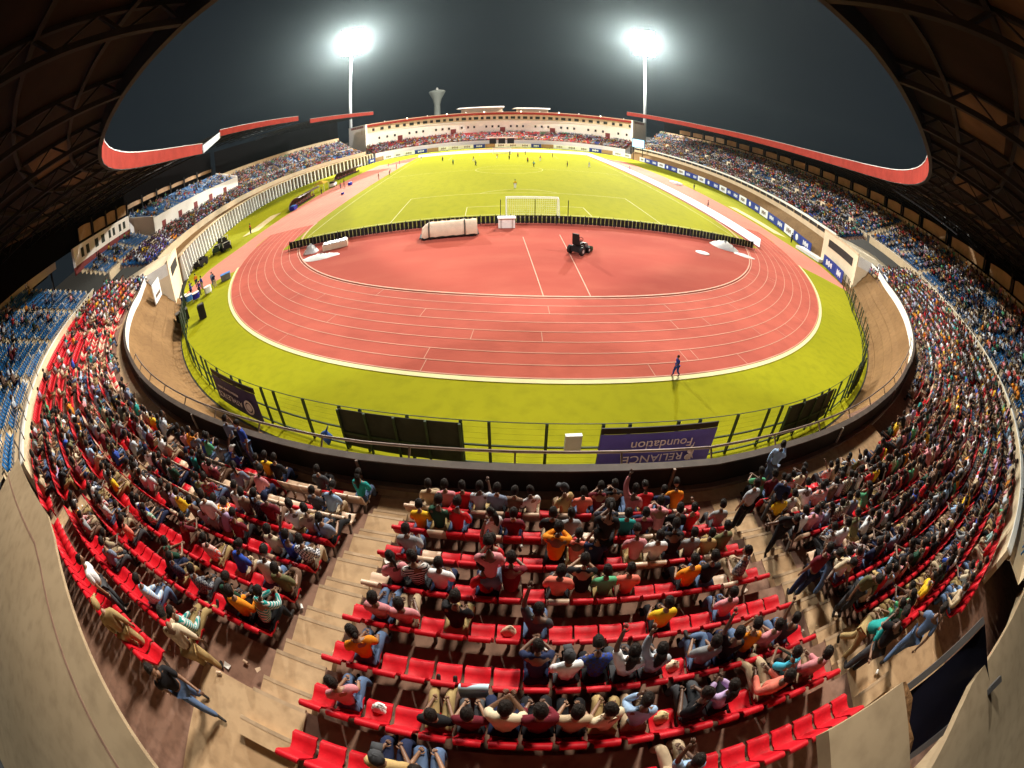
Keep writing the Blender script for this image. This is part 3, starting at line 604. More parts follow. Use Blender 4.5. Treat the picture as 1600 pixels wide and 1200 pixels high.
mb = MB(); mb.hexa([P(-52.5, -12, 19.2), P(-65.2, 9, 23.2), P(-90, 9, 25.2), P(-80, -22, 21.2)], [P(-52.5, -12, 19.4), P(-65.2, 9, 23.4), P(-90, 9, 25.4), P(-80, -22, 21.4)]); part(mb, 'sloped_roof', 'roof_sheet', left)
# ------------------------------------------------------------------ far stand
far = empty('grandstand', 'far cream grandstand with rows of small dark windows and a red roofline', 'grandstand', P(0, 146, 0), group='stands round the stadium')
fs = span((57.5, 117.5), (-56.5, 118)); FAR = fs
FO0, FZ0, FP, FR, FN = 5.2, 3.9, .85, .45, 9
mb = MB(); closed_wall(mb, fs, 4.3, 4.6, 0, 3.9); part(mb, 'front_wall', 'far_plaster', far)
mb = MB(); sweep(mb, fs, [(4.6, 3.9)]+terrace_profile(FN, FO0, FZ0, FP, FR)+[(13.4, 7.95)]); part(mb, 'terrace', 'tread_concrete', far)
mb = MB(); closed_wall(mb, fs, 13.2, 13.8, 7.5, 14.5); part(mb, 'wall', 'far_plaster', far)
mb = MB(); closed_wall(mb, fs, 13.5, 14.0, 14.5, 18.0); part(mb, 'upper_wall', 'cream_plaster', far)
mb = MB(); closed_wall(mb, fs, 12.9, 13.8, 14.35, 14.65); part(mb, 'ledge', 'white_paint', far)
mb = MB(); closed_wall(mb, fs, 12.4, 22, 18.0, 19.2); part(mb, 'roof', 'fascia_red', far)
mb = MB(); closed_wall(mb, fs, 12.9, 13.1, 19.2, 19.6); part(mb, 'roof_parapet', 'cream_plaster', far)
n = len(fs)
for k in range(3, n-3, 3):
    if (k//3) % 4 == 3: continue
    i = fs[k]; a = math.atan2(NB[i][1]/1, NB[i][0]*K); mb = MB(); mb.box(off(i, 13.18, 11.3), (.14, .9, 1.25), rz=a); part(mb, 'window', 'dark_opening', far)
for k in range(10, n-8, 24):
    i = fs[k]; a = math.atan2(NB[i][1], NB[i][0]*K); mb = MB(); mb.box(off(i, 13.15, 9.3), (.2, 2.4, 3.0), rz=a); part(mb, 'doorway', 'maroon_paint', far)
for k in range(2, n-2, 3):
    i = fs[k]; a = math.atan2(NB[i][1], NB[i][0]*K); mb = MB(); mb.box(off(i, 13.46, 16.2), (.14, 2.0 if k % 2 else 1.3, 1.5), rz=a); part(mb, 'upper_window', 'mesh_screen' if k % 4 else 'dark_opening', far)
for k in range(4, n-4, 9):
    i = fs[k]; mb = MB(); mb.ball(off(i, 12.6, 19.75), .28, 8, 6); mb.bar(off(i, 12.6, 19.0), off(i, 12.6, 19.6), .1, .1); part(mb, 'roof_lamp', 'small_lamp' if k % 2 else 'white_paint', far)
for e, s_ in ((fs[0], 1), (fs[-1], -1)):
    mb = MB(); mb.hexa([off(e, 11, 0), off(e, 24, 0), off(e, 24, 0)+Vector((0, 3*1, 0)), off(e, 11, 0)+Vector((0, 3, 0))], [off(e, 11, 19.6), off(e, 24, 19.6), off(e, 24, 19.6)+Vector((0, 3, 0)), off(e, 11, 19.6)+Vector((0, 3, 0))]); part(mb, 'end_tower', 'far_plaster', far)
i = near_i(0, 134); mb = MB()
mid = off(i, 0, 0)
for dx in (-4.6, 0, 4.6):
    mb = MB(); mb.box(Vector((1.5*K+dx*K, mid.y+4.2, 2.6)), (3.0, .5, 4.6)); part(mb, 'tunnel_opening', 'dark_opening', far)
mb = MB(); mb.box(Vector((1.5*K, mid.y+4.4, 5.2)), (14, 1.2, .6)); part(mb, 'tunnel_canopy', 'far_plaster', far)
# building masses behind the far stand
for x0, x1, z, lab in ((-24, 3, 23.0, 'pale flat-roofed block just showing above the far stand roof on the left'), (9, 30, 22.2, 'low cream roof block just showing above the middle of the far stand')):
    bd = empty('roof_block', lab, 'building', P((x0+x1)/2, 172, 0)); mb = MB(); mb.hexa([P(x0, 168, 0), P(x1, 168, 0), P(x1, 178, 0), P(x0, 178, 0)], [P(x0+3, 168, z), P(x1, 168, z), P(x1, 178, z), P(x0+3, 178, z)]); part(mb, 'wall', 'cream_plaster', bd)
    mb = MB(); mb.hexa([P(x0, 166.5, z), P(x1+1, 166.5, z), P(x1+1, 179, z), P(x0, 179, z)], [P(x0+2, 166.5, z+.6), P(x1+1, 166.5, z+.8), P(x1+1, 179, z+.8), P(x0+2, 179, z+.6)]); part(mb, 'roof', 'far_plaster', bd)
# ------------------------------------------------------------------ floodlight masts, water tower, screen
def mast(x, y, zc, lab):
    m = empty('floodlight_mast', lab, 'floodlight', (x, y, 0), group='floodlight masts behind the far corners')
    mb = MB(); mb.tube([(0, 0, 0), (0, 0, 30), (0, 0, zc-8)], [.95, .72, .45], 12); mb.build('pole', 'mast_grey', m, True)
    mb = MB(); mb.tube([(0, 0, 0), (0, 0, 1.2)], [1.7, 1.4], 12); mb.build('base', 'cream_plaster', m)
    a = math.atan2(-(30-y), -(0-x)) ; yaw = math.atan2(y-40, x-0)-math.pi/2
    q = Matrix.Rotation(yaw, 3, 'Z')
    mb = MB()
    for k in range(10): mb.box(q @ Vector((0, .35, 0))+Vector((0, 0, zc-8.1+1.8*k)), (10.6, .3, .2), rz=yaw)
    for s in (-5.2, 0, 5.2): mb.box(q @ Vector((s, .45, 0))+Vector((0, 0, zc)), (.25, .3, 17.5), rz=yaw)
    mb.build('head_frame', 'lamp_grey', m)
    mb = MB()
    for k in range(10):
        for j in range(7):
            c = q @ Vector((-4.7+9.4*j/6, -.05, 0))+Vector((0, 0, zc-8.1+1.8*k)); mb.ball(c, (.66, .3, .72), 8, 6)
    mb.build('lamp', 'lamp_glow', m)
    return m, q @ Vector((0, -2.2, 0))+Vector((x, y, zc))
mL, pL = mast(-71, 150.6, 76.5, 'tall floodlight mast with a glaring lamp head left of the far stand')
mR, pR = mast(70.2, 147.8, 72.5, 'tall floodlight mast with a glaring lamp head right of the far stand')
wt = empty('water_tower', 'pale goblet-shaped water tower rising behind the far stand', 'water tower', (-40.5, 263.6, 0))
mb = MB()
def lathe(mb, prof, n=20, c=(0, 0, 0)):
    mb.grid([[Vector(c)+Vector((r*math.cos(2*math.pi*k/n), r*math.sin(2*math.pi*k/n), z)) for r, z in prof] for k in range(n+1)])
lathe(mb, [(3.6, 0), (2.4, 20), (2.2, 33), (3.2, 38)]); mb.build('shaft', 'unlit_plaster', wt, True)
mb = MB(); lathe(mb, [(3.2, 38), (5.2, 42.5), (5.9, 44.2), (5.9, 45.0), (5.0, 45.8), (2.0, 46.6), (.01, 46.8)]); mb.build('tank', 'unlit_plaster', wt, True)
mb = MB(); lathe(mb, [(.8, 46.6), (.8, 48.2), (.01, 48.8)]); mb.build('vent', 'pale_metal', wt)
sc = empty('video_screen', 'small bright blue video screen at the far end of the right stand', 'screen', P(63, 108, 6.0), rz=R_(-20))
mb = MB(); mb.box((0, 0, 2.2), (5.2, .5, 4.2)); mb.build('casing', 'black_plastic', sc)
mb = MB(); mb.box((0, -.27, 2.2), (4.7, .06, 3.7)); mb.build('display', 'screen_glow', sc)
mb = MB(); mb.box((.5, -.32, 2.6), (1.8, .04, 1.6)); mb.build('display_picture', 'led_white', sc)
for x_ in (-1.8, 1.8): mb = MB(); mb.box((x_, 0, -2.9), (.3, .3, 6)); mb.build('leg', 'dark_steel', sc)
# ------------------------------------------------------------------ boards
NUM = 'first second third fourth fifth sixth seventh eighth ninth tenth eleventh twelfth thirteenth fourteenth fifteenth sixteenth seventeenth eighteenth nineteenth twentieth'.split()
def ordn(k): return NUM[k] if k < 20 else 'twenty-'+NUM[k-20] if k < 29 else 'thirtieth' if k == 29 else 'thirty-'+NUM[k-30] if k < 39 else 'fortieth'
def board(a, b, z0, z1, m, label, group, mark=None, name='advertising_board', cat='advertising board', back=True):
    a, b = Vector(a), Vector(b); c = (a+b)/2; d = (b-a); L_ = d.length; ang = math.atan2(d.y, d.x)
    o = empty(name, label, cat, c, ang, group); h = z1-z0
    mb = MB(); mb.box((0, 0, (z0+z1)/2), (L_*.985, .10, h)); mb.build('panel', m, o)
    for s in (-1, 1): mb = MB(); mb.bar((s*L_*.4, .05, z1*.85), (s*L_*.4, .7, .03), .05, .05); mb.build('leg', 'grey_metal', o)
    if mark:
        mb = MB(); s = -1
        if mark == 'bar':
            for k, w in enumerate((.5, .35, .55, .3, .45)): mb.box((-L_*.20+L_*.1*k, s*.065, (z0+z1)/2), (L_*.07, .03, h*w))
        elif mark == 'disc':
            mb.ball((0, s*.06, (z0+z1)/2), (h*.34, .03, h*.34), 12, 8)
        mb.build('emblem', 'board_white' if m == 'board_blue' else 'board_blue' if mark == 'disc' else 'rail_metal', o)
    return o
bidx = span((51.2, -21.6), (63.2, 105)); pts = [off(i, -.45, 0) for i in bidx]
st = len(pts)/27
for k in range(27):
    a, b_ = pts[int(k*st)], pts[min(len(pts)-1, int((k+1)*st))]; blue = k % 3 != 2
    if k == 2: continue
    # the face looks at the pitch, so the run goes from far to near
    board(b_, a, .25, 2.15, 'board_blue' if blue else 'board_white', f"{'blue' if blue else 'white'} advertising board, {ordn(k)} from the near gateway along the right track", 'advertising boards along the right track', ('bar', 'disc', 'bar')[k % 3] if not (k % 3 == 1 and k % 2) else 'bar')
bidx = span((60.5, 111), (-60, 108)); pts = [off(i, -.2, 0) for i in bidx]; st = len(pts)/24
for k in range(24):
    a, b_ = pts[int(k*st)], pts[min(len(pts)-1, int((k+1)*st))]; kind = (k*7) % 5
    m = 'board_white' if kind in (0, 2, 3) else 'board_blue' if kind == 1 else 'gallery_board'
    board(b_, a, .3, 2.2, m, f"small {dict(board_white='white', board_blue='blue', gallery_board='brown')[m]} board, {ordn(k)} from the right along the far stand", 'advertising boards along the far stand', 'bar' if kind != 4 else None)
for k in range(14):
    y0 = -13.6+k*8.3; board(P(37.4, y0+8.3), P(37.4, y0), .05, 1.35, 'led_white', f'glowing white pitchside board on the right touchline, {ordn(k)} from the black fence', 'white boards along the pitch', None, 'pitchside_board', 'pitchside board')
for k in range(9):
    x0 = -36+k*8.2; board(P(x0, 104.4), P(x0+8.2, 104.4), .05, 1.15, 'led_white', f'glowing white pitchside board behind the far goal line, {ordn(k)} from the left', 'white boards along the pitch', None, 'pitchside_board', 'pitchside board')
ban = empty('banner', 'white and blue cloth banner draped on the right front wall by the gateway', 'banner', off(near_i(45, -32), 4.2, 5.2))
bi = span((45.5, -30.4), (49.6, -24.8))
mb = MB(); closed_wall(mb, bi, 4.22, 4.27, 4.9, 6.2); part(mb, 'fabric', 'board_white', ban)
mb = MB(); closed_wall(mb, bi[1:-2], 4.17, 4.21, 5.1, 6.0); part(mb, 'blue_field', 'board_blue', ban)
# ------------------------------------------------------------------ people: one continuous body per pose, clothes and hair as its parts
def joints(lean=8, turn=0, arms=('lap', 'lap'), legs='sit', stand=False, head=0, headturn=0):
    J = {}; V = Vector
    hip = V((0, 0, .90 if stand else .535)); l = R_(lean); tq = Matrix.Rotation(R_(turn), 3, 'Z')
    up = lambda h, x=0, y=0: hip+tq @ V((x, y*math.cos(l)+h*math.sin(l), h*math.cos(l)-y*math.sin(l)))
    J['pel'] = hip+V((0, 0, .02)); J['sp'] = up(.18); J['ch'] = up(.38, 0, -.01); J['nk'] = up(.52, 0, -.01); J['hb'] = up(.59, 0, .005)
    hl = R_(lean+head); J['head'] = J['hb']+tq @ V((0, .115*math.sin(hl)+.012, .115*math.cos(hl)))
    J['hrot'] = (Matrix.Rotation(R_(turn+headturn), 3, 'Z') @ Matrix.Rotation(-hl, 3, 'X'))
    for s, side in ((-1, 'L'), (1, 'R')):
        sh = up(.455, s*.175, -.01); J['sh'+side] = sh; k = arms[0 if s < 0 else 1]; f = lambda x, y, z: tq @ V((s*x, y, z))
        if k == 'lap': el = sh+f(.055, .04, -.27); wr = V((s*.12, .30, hip.z+.10)) if not stand else el+f(-.01, .05, -.24)
        elif k == 'knees': el = sh+f(.07, .18, -.21); wr = V((s*.05, el.y+.20, el.z+.0))
        elif k == 'up': el = sh+f(.07, .10, .22); wr = el+f(-.03, .12, .20)
        elif k == 'phone': el = sh+f(.04, .20, -.16); wr = el+f(-.07, .17, .16)
        elif k == 'clap': el = sh+f(.05, .12, -.23); wr = el+f(-.19, .18, .08)
        elif k == 'face': el = sh+f(.02, .20, -.18); wr = J['head']+f(.07, .11, -.10)
        elif k == 'out': el = sh+f(.22, .06, -.14); wr = el+f(.20, .10, .02)
        elif k == 'swing': el = sh+f(.05, .14, -.24); wr = el+f(0, .17, -.13)
        elif k == 'back': el = sh+f(.06, -.14, -.24); wr = el+f(0, -.05, -.22)
        else: el = sh+f(.05, .01, -.28); wr = el+f(.0, .06, -.24)
        J['el'+side] = el; J['wr'+side] = wr; J['hd'+side] = wr+(wr-el).normalized()*.075
        h = hip+V((s*.092, 0, -.03)); J['hi'+side] = h
        if stand:
            if legs == 'walk': kn = h+V((0, .17 if s > 0 else -.02, -.40)); an = kn+V((0, .02 if s > 0 else -.24, -.39 if s > 0 else -.33))
            else: kn = h+V((s*.015, .02, -.41)); an = kn+V((0, -.02, -.39))
        elif legs == 'stretch': kn = h+V((s*.03, .43, .02)); an = kn+V((s*.01, .30, -.30))
        elif legs == 'wide': kn = h+V((s*.15, .40, .02)); an = kn+V((-s*.02, .04, -.41))
        elif legs == 'cross' and s > 0: kn = h+V((.03, .42, .10)); an = V((-.16, .40, hip.z+.02))
        elif legs == 'tuck': kn = h+V((s*.02, .42, .02)); an = kn+V((0, -.12, -.40))
        else: kn = h+V((s*.03, .43, .01)); an = kn+V((0, .02, -.41))
        J['kn'+side] = kn; J['an'+side] = an; sh_ = (an-kn).normalized(); t = V((0, 1, 0)); t = (t-sh_*t.dot(sh_)).normalized()*.17 if abs(sh_.y) < .9 else V((0, .08, .15)); J['to'+side] = an+t+V((0, 0, -.03))
    return J
def skin(name, J, spec, edges, sub=1):
    me = bpy.data.meshes.new(name); names = list(spec); ix = {n: i for i, n in enumerate(names)}
    me.from_pydata([J[n] for n in names], [(ix[a], ix[b]) for a, b in edges], [])
    o = link(name, me); m = o.modifiers.new('s', 'SKIN'); m.branch_smoothing = .6; m.use_smooth_shade = True
    if not me.skin_vertices: bm = bmesh.new(); bm.from_mesh(me); bm.verts.layers.skin.verify(); bm.to_mesh(me); bm.free()
    for i, n in enumerate(names):
        r = spec[n]; sv = me.skin_vertices[0].data[i]; sv.radius = r if isinstance(r, tuple) else (r, r); sv.use_root = (i == 0)
    if sub: u = o.modifiers.new('u', 'SUBSURF'); u.levels = u.render_levels = sub
    dg = bpy.context.evaluated_depsgraph_get(); out = bpy.data.meshes.new_from_object(o.evaluated_get(dg)); bpy.data.objects.remove(o); bpy.data.meshes.remove(me)
    return out
def head_mb(J):
    mb = MB(); c, q = J['head'], J['hrot']; nu, nv = 14, 10; rows = []
    for j in range(nv+1):
        th = math.pi*j/nv; r = []
        for i in range(nu+1):
            a = 2*math.pi*i/nu; x, y, z = math.sin(th)*math.cos(a), math.sin(th)*math.sin(a), math.cos(th)
            k = 1-.26*max(0, -z)**1.5; p = Vector((.080*x*k, .098*y*(k if y < 0 else 1), .114*z)); r.append(c+q @ p)
        rows.append(r)
    mb.grid(rows, 0, True)
    W = lambda x, y, z: c+q @ Vector((x, y, z))
    mb.add([W(-.016, .084, -.03), W(.016, .084, -.03), W(0, .118, -.026), W(0, .092, .022)], [(0, 1, 2), (1, 3, 2), (3, 0, 2), (0, 3, 1)])
    for s in (-1, 1):
        mb.ball(W(s*.078, -.005, -.005), (.012, .02, .032), 6, 5); mb.ball(W(s*.030, .083, .012), (.012, .008, .007), 6, 4, 1)
    mb.ball(W(0, .086, -.058), (.024, .008, .007), 6, 4, 1)
    return mb
def body_mesh(name, J, shoes=True):
    spec = {'pel': .115, 'sp': .105, 'ch': .118, 'nk': .052, 'hb': .05}; ed = [('pel', 'sp'), ('sp', 'ch'), ('ch', 'nk'), ('nk', 'hb')]
    for s in 'LR':
        spec.update({'sh'+s: .060, 'el'+s: .042, 'wr'+s: .029, 'hd'+s: (.036, .022), 'hi'+s: .088, 'kn'+s: .060, 'an'+s: .040, 'to'+s: (.042, .030)})
        ed += [('ch', 'sh'+s), ('sh'+s, 'el'+s), ('el'+s, 'wr'+s), ('wr'+s, 'hd'+s), ('pel', 'hi'+s), ('hi'+s, 'kn'+s), ('kn'+s, 'an'+s), ('an'+s, 'to'+s)]
    me = skin('body', J, spec, ed)
    mb = head_mb(J)
    for s, side in ((-1, 'L'), (1, 'R')):                # four fingers of different length and a thumb, slightly curled
        wr, hd, el = J['wr'+side], J['hd'+side], J['el'+side]; d = (hd-wr).normalized(); sx = d.cross(Vector((0, 0, 1))); sx = sx.normalized() if sx.length > .1 else Vector((1, 0, 0)); n = sx.cross(d)
        for k, ln in enumerate((.062, .075, .070, .052)):
            b = hd+sx*(k-1.5)*.017+d*.012; mb.tube([b, b+d*ln*.5-n*.008, b+d*ln*.85-n*.03], [.009, .008, .006], 5)
        mb.tube([wr+sx*-s*.02+d*.03, wr+sx*-s*.048+d*.06, wr+sx*-s*.055+d*.09], [.011, .01, .007], 5)
    hm = mb.mesh('h', ['skin', 'eye_dark'], True)
    me.materials.clear(); me.materials.append(MATS['skin']); me.materials.append(MATS['eye_dark']); me.materials.append(MATS['shoe_dark'])
    bm = bmesh.new(); bm.from_mesh(me)
    for f in bm.faces:
        f.smooth = True; f.material_index = 0; c = f.calc_center_median()
        for s in 'LR':
            if (c-J['to'+s]).length < .13 or (c-J['an'+s]).length < .07: f.material_index = 2
    bm.from_mesh(hm); bm.to_mesh(me); bm.free(); bpy.data.meshes.remove(hm); me.name = name
    return me
def shirt_mesh(J, long_):
    J = dict(J); spec = {'pel2': .150, 'sp': .150, 'ch': .162, 'nk2': .082}; J['pel2'] = J['pel']+Vector((0, 0, .02)); J['nk2'] = J['ch'].lerp(J['nk'], .92); ed = [('pel2', 'sp'), ('sp', 'ch'), ('ch', 'nk2')]
    for s in 'LR':
        J['sl'+s] = J['sh'+s].lerp(J['el'+s], .85) if not long_ else J['el'+s]; spec.update({'sh'+s: .088, 'sl'+s: .068}); ed += [('ch', 'sh'+s), ('sh'+s, 'sl'+s)]
        if long_: J['cu'+s] = J['el'+s].lerp(J['wr'+s], .92); spec['cu'+s] = .048; ed.append(('sl'+s, 'cu'+s))
    return skin('shirt', J, spec, ed)
def trouser_mesh(J):
    J = dict(J); spec = {'pel': .140}; ed = []
    for s in 'LR':
        J['cu'+s] = J['kn'+s].lerp(J['an'+s], .94); spec.update({'hi'+s: .112, 'kn'+s: .084, 'cu'+s: .066}); ed += [('pel', 'hi'+s), ('hi'+s, 'kn'+s), ('kn'+s, 'cu'+s)]
    return skin('trousers', J, spec, ed)
def hair_mesh(style):
    mb = MB(); nu, nv = 14, 10; rows = []
    for j in range(nv+1):
        th = math.pi*j/nv*.62; r = []
        for i in range(nu+1):
            a = 2*math.pi*i/nu; front = max(0, math.sin(a)); t = th*(1-.52*front**.7)
            k = 1.10+.05*math.sin(5*a+j); x, y, z = math.sin(t)*math.cos(a), math.sin(t)*math.sin(a), math.cos(t); r.append(Vector((.083*k*x, .102*k*y-.004, .116*k*z)))
        rows.append(r)
    mb.grid(rows, 0, True)
    if style == 'long': mb.tube([(0, -.075, .02), (0, -.112, -.09), (0, -.12, -.22), (0, -.115, -.36)], [.070, .078, .066, .03], 10)
    if style == 'bun': mb.ball((0, -.125, .02), (.05, .05, .05), 8, 6)
    if style == 'tail': mb.tube([(0, -.10, .04), (0, -.15, -.02), (0, -.14, -.24)], [.03, .034, .012], 7)
    if style == 'cap': mb.add([(-.07, .06, .035), (.07, .06, .035), (.06, .18, .025), (-.06, .18, .025), (-.07, .06, .05), (.07, .06, .05), (.06, .18, .036), (-.06, .18, .036)], [(3, 2, 1, 0), (4, 5, 6, 7), (0, 1, 5, 4), (1, 2, 6, 5), (2, 3, 7, 6), (3, 0, 4, 7)])
    return mb.mesh('hair', 'hair_black' if style not in ('cap', 'cloth') else 'cloth_plain', True)
POSES = {
 'relaxed': (dict(), 'sitting with hands on lap'), 'upright': (dict(lean=2, legs='tuck', head=5), 'sitting upright'), 'leaning': (dict(lean=30, arms=('knees', 'knees'), head=-18), 'leaning forward, elbows on knees'),
 'phone': (dict(lean=6, arms=('lap', 'phone')), 'sitting with one forearm raised'), 'clapping': (dict(lean=10, arms=('clap', 'clap'), legs='wide'), 'sitting with hands together'),
 'chin': (dict(lean=14, arms=('face', 'lap'), head=6), 'sitting, hand to face'), 'stretched': (dict(lean=-6, legs='stretch', head=12), 'sitting back, legs stretched'), 'crossed': (dict(lean=2, legs='cross'), 'sitting with crossed leg'),
 'turned': (dict(lean=8, turn=28, headturn=22), 'sitting turned sideways'), 'armsup': (dict(lean=4, arms=('up', 'up'), legs='wide'), 'sitting with both arms raised'), 'onearm': (dict(lean=6, turn=-14, arms=('up', 'lap')), 'sitting with one arm raised'),
 'bowed': (dict(lean=22, arms=('lap', 'lap'), head=30, legs='tuck'), 'sitting with bowed head'),
 'standing': (dict(lean=2, stand=True, arms=('down', 'down')), 'standing'), 'standing_hand': (dict(lean=3, stand=True, arms=('down', 'face'), turn=12), 'standing with hand to face'),
 'bowed_stand': (dict(lean=14, stand=True, arms=('clap', 'down'), head=30), 'standing with bowed head'), 'walking': (dict(lean=8, stand=True, arms=('swing', 'back'), legs='walk'), 'walking'), 'climbing': (dict(lean=34, stand=True, arms=('swing', 'out'), legs='walk', head=-10), 'walking bent forward')}
JT = {}; LIB = {}
def lib(pose):
    if pose not in LIB:
        J = joints(**POSES[pose][0]); JT[pose] = J
        LIB[pose] = dict(J=J, body=body_mesh('person', J), shirt=shirt_mesh(J, False), coat=shirt_mesh(J, True), trousers=trouser_mesh(J))
    return LIB[pose]
HAIR = {k: hair_mesh(k) for k in ('short', 'long', 'bun', 'tail', 'cap')}
COL = dict(red=(.50, .02, .025), maroon=(.13, .014, .022), pink=(.60, .23, .25), salmon=(.66, .17, .12), orange=(.70, .23, .015), yellow=(.70, .42, .02), cream=(.56, .45, .31), beige=(.42, .31, .20), tan=(.42, .28, .12), white=(.68, .66, .66), grey=(.24, .24, .25),
 lgrey=(.42, .44, .48), bluegrey=(.17, .20, .28), dgrey=(.055, .055, .06), black=(.014, .013, .015), navy=(.018, .024, .06), blue=(.03, .07, .36), lblue=(.30, .42, .60), jeans=(.10, .15, .26), teal=(.02, .26, .24), green=(.10, .36, .18), dgreen=(.015, .05, .03), olive=(.14, .13, .06), brown=(.16, .09, .06), purple=(.10, .04, .25), lilac=(.42, .30, .48), cyan=(.06, .38, .52), khaki=(.36, .25, .11))
WORD = dict(lgrey='light grey', bluegrey='blue-grey', dgrey='dark grey', lblue='light blue', dgreen='dark green', jeans='denim blue', navy='navy')
SKINS = [(.20, .095, .05), (.15, .07, .038), (.26, .13, .07), (.11, .052, .03)]
def recol(me, m): me.materials.clear(); me.materials.append(MATS[m]); return me
CLOTHM = {}
def cl(pose, which, pat):
    k = (pose, which, pat)
    if k not in CLOTHM:
        me = lib(pose)[which].copy(); me.polygons.foreach_set('material_index', [0]*len(me.polygons)); recol(me, 'cloth_'+pat); CLOTHM[k] = me
    return CLOTHM[k]
PS = Vector((.82, .88, .88))                             # size of a spectator
def person(loc, rz, pose, colour, label, group=None, pants=None, hair='short', long_=False, pat='plain', r=random, scale=None, haircol=None, skin_i=None):
    L_ = lib(pose); o = link('person', L_['body']); o.location = loc; o.rotation_euler = (0, 0, rz); sc = scale or PS; o.scale = sc
    o.color = (*SKINS[r.randrange(4) if skin_i is None else skin_i], 1); tag(o, label, 'person', group)
    s = link('shirt', cl(pose, 'coat' if long_ else 'shirt', pat), o); v = r.uniform(.85, 1.12); s.color = (*[min(.9, c*v) for c in COL[colour]], 1)
    p = link('trousers', cl(pose, 'trousers', 'plain'), o); p.color = (*COL[pants or r.choice(['black', 'navy', 'jeans', 'dgrey', 'jeans', 'khaki', 'beige', 'brown'])], 1)
    h = link('hair' if hair != 'cap' else 'cap', HAIR[hair], o); h.location = L_['J']['head']; h.rotation_euler = L_['J']['hrot'].to_euler()
    h.color = (*COL[haircol or 'navy'], 1)
    return o
# ------------------------------------------------------------------ moulded seats
def seat_meshes():
    def shell(prof, w, m, name, dish):
        n = 6; top = []; bot = []
        for (y, z, k) in prof:
            a = []; b = []
            for i in range(n+1):
                u = i/n*2-1; e = dish*(u*u); a.append(Vector((u*w/2*k, y, z+e))); b.append(Vector((u*w/2*k, y+.0, z+e)))
            top.append(a)
        mb = MB(); mb.grid(top); 
        nrm = []
        for j in range(len(prof)):
            p, q = prof[max(0, j-1)], prof[min(len(prof)-1, j+1)]; d = Vector((0, q[0]-p[0], q[1]-p[1])).normalized(); nrm.append(Vector((0, d.z, -d.y)))
        low = [[v-nrm[j]*-.028 for v in r] for j, r in enumerate(top)]
        mb.grid(low, 0, True)
        ring = lambda rows: rows[0]+[r[-1] for r in rows[1:-1]]+rows[-1][::-1]+[r[0] for r in rows[-2:0:-1]]
        a, b = ring(top), ring(low); a.append(a[0]); b.append(b[0]); mb.grid([a, b], 0)
        return mb.mesh(name, m, True)
    pan = [(.085, .325, .86), (.10, .37, .96), (.07, .395, 1), (.0, .378, 1), (-.09, .372, .98), (-.17, .40, .94)]
    back = [(-.175, .405, .94), (-.20, .46, .99), (-.225, .56, 1.0), (-.245, .68, .98), (-.262, .745, .90), (-.285, .755, .86), (-.30, .73, .84)]
    out = {}
    for c in ('seat_red', 'seat_cream'): out[c] = (shell(pan, .315, c, 'seat', .018), shell(back, .325, c, 'backrest', -.0))
    mb = MB(); mb.box((0, .0, .33), (.30, .05, .04)); mb.bar((0, 0, .32), (0, -.10, .01), .05, .05)
    out['bracket'] = mb.mesh('bracket', 'seat_bracket'); return out
SM = seat_meshes()
def inward(ph): a = R_(ph); return math.atan2(math.cos(a), -math.sin(a)/K)-math.pi/2
def seat_pos(i, ph): return S(53+row_o(i)+.44, ph, row_z(i))
ROWN = ['front row', 'second row', 'third row', 'fourth row', 'fifth row', 'sixth row', 'seventh row', 'top row']
BLK = {'centre': 'middle block', 'left': 'left block', 'right': 'right block', 'far left': 'outer left block', 'far right': 'outer right block'}
def seat(i, ph, col, label, group='plastic seats of the near stand'):
    e = empty('stadium_seat', label, 'seat', seat_pos(i, ph), inward(ph), group)
    link('seat', SM[col][0], e); link('backrest', SM[col][1], e); link('bracket', SM['bracket'], e); return e
def seatcol(i, k, r): return 'seat_cream' if i <= 3 and r.random() < (.55 if i in (0, 1) else .34) else 'seat_red'
PHS = {'centre': [-7.55+.372*k for k in range(19)], 'left': [-8.95-.372*k for k in range(22)], 'right': [1.0+.372*k for k in range(22)],
 'far left': [-18.1-.372*k for k in range(22)], 'far right': [10.1+.372*k for k in range(22)]}
CEN = {0: 'beige pink red lgrey bluegrey brown white . tan salmon maroon black pink red black orange'.split(), }
CENTRE = {
 0: {1: 'beige', 2: 'pink', 3: 'red', 4: 'lgrey', 5: 'bluegrey', 6: 'brown', 7: 'white', 9: 'tan', 10: 'salmon', 11: 'maroon', 12: 'black', 13: 'pink', 14: 'red', 15: 'navy', 16: 'orange'},
 1: {1: 'yellow', 2: 'dgreen', 3: 'red', 5: 'white/stripe', 6: 'maroon', 8: 'black', 9: 'grey', 11: 'black/check', 12: 'teal', 13: 'maroon', 14: 'pink', 15: 'black', 16: 'red', 18: 'grey'},
 2: {1: 'grey', 5: 'red', 8: 'orange', 9: 'salmon', 10: 'navy', 12: 'pink', 13: 'white', 14: 'black', 15: 'grey', 16: 'tan', 17: 'olive'},
 3: {1: 'pink', 2: 'black/stripe', 3: 'white', 5: 'red', 6: 'maroon', 8: 'salmon', 9: 'black', 10: 'green', 11: 'salmon', 14: 'orange', 15: 'black', 17: 'grey/check'},
 4: {1: 'pink', 2: 'pink', 4: 'black', 7: 'dgrey', 12: 'yellow', 15: 'pink'},
 5: {1: 'orange', 7: 'navy', 8: 'white', 9: 'blue/check', 10: 'white', 11: 'lgrey', 13: 'grey', 14: 'black', 15: 'orange', 16: 'pink', 17: 'dgrey'},
 6: {1: 'pink', 4: 'black', 5: 'maroon', 6: 'cream', 7: 'maroon', 8: 'beige', 9: 'cream', 10: 'lblue', 12: 'black', 13: 'lilac', 15: 'salmon', 16: 'cyan', 17: 'pink'},
 7: {3: 'tan', 4: 'beige', 11: 'lblue'}}
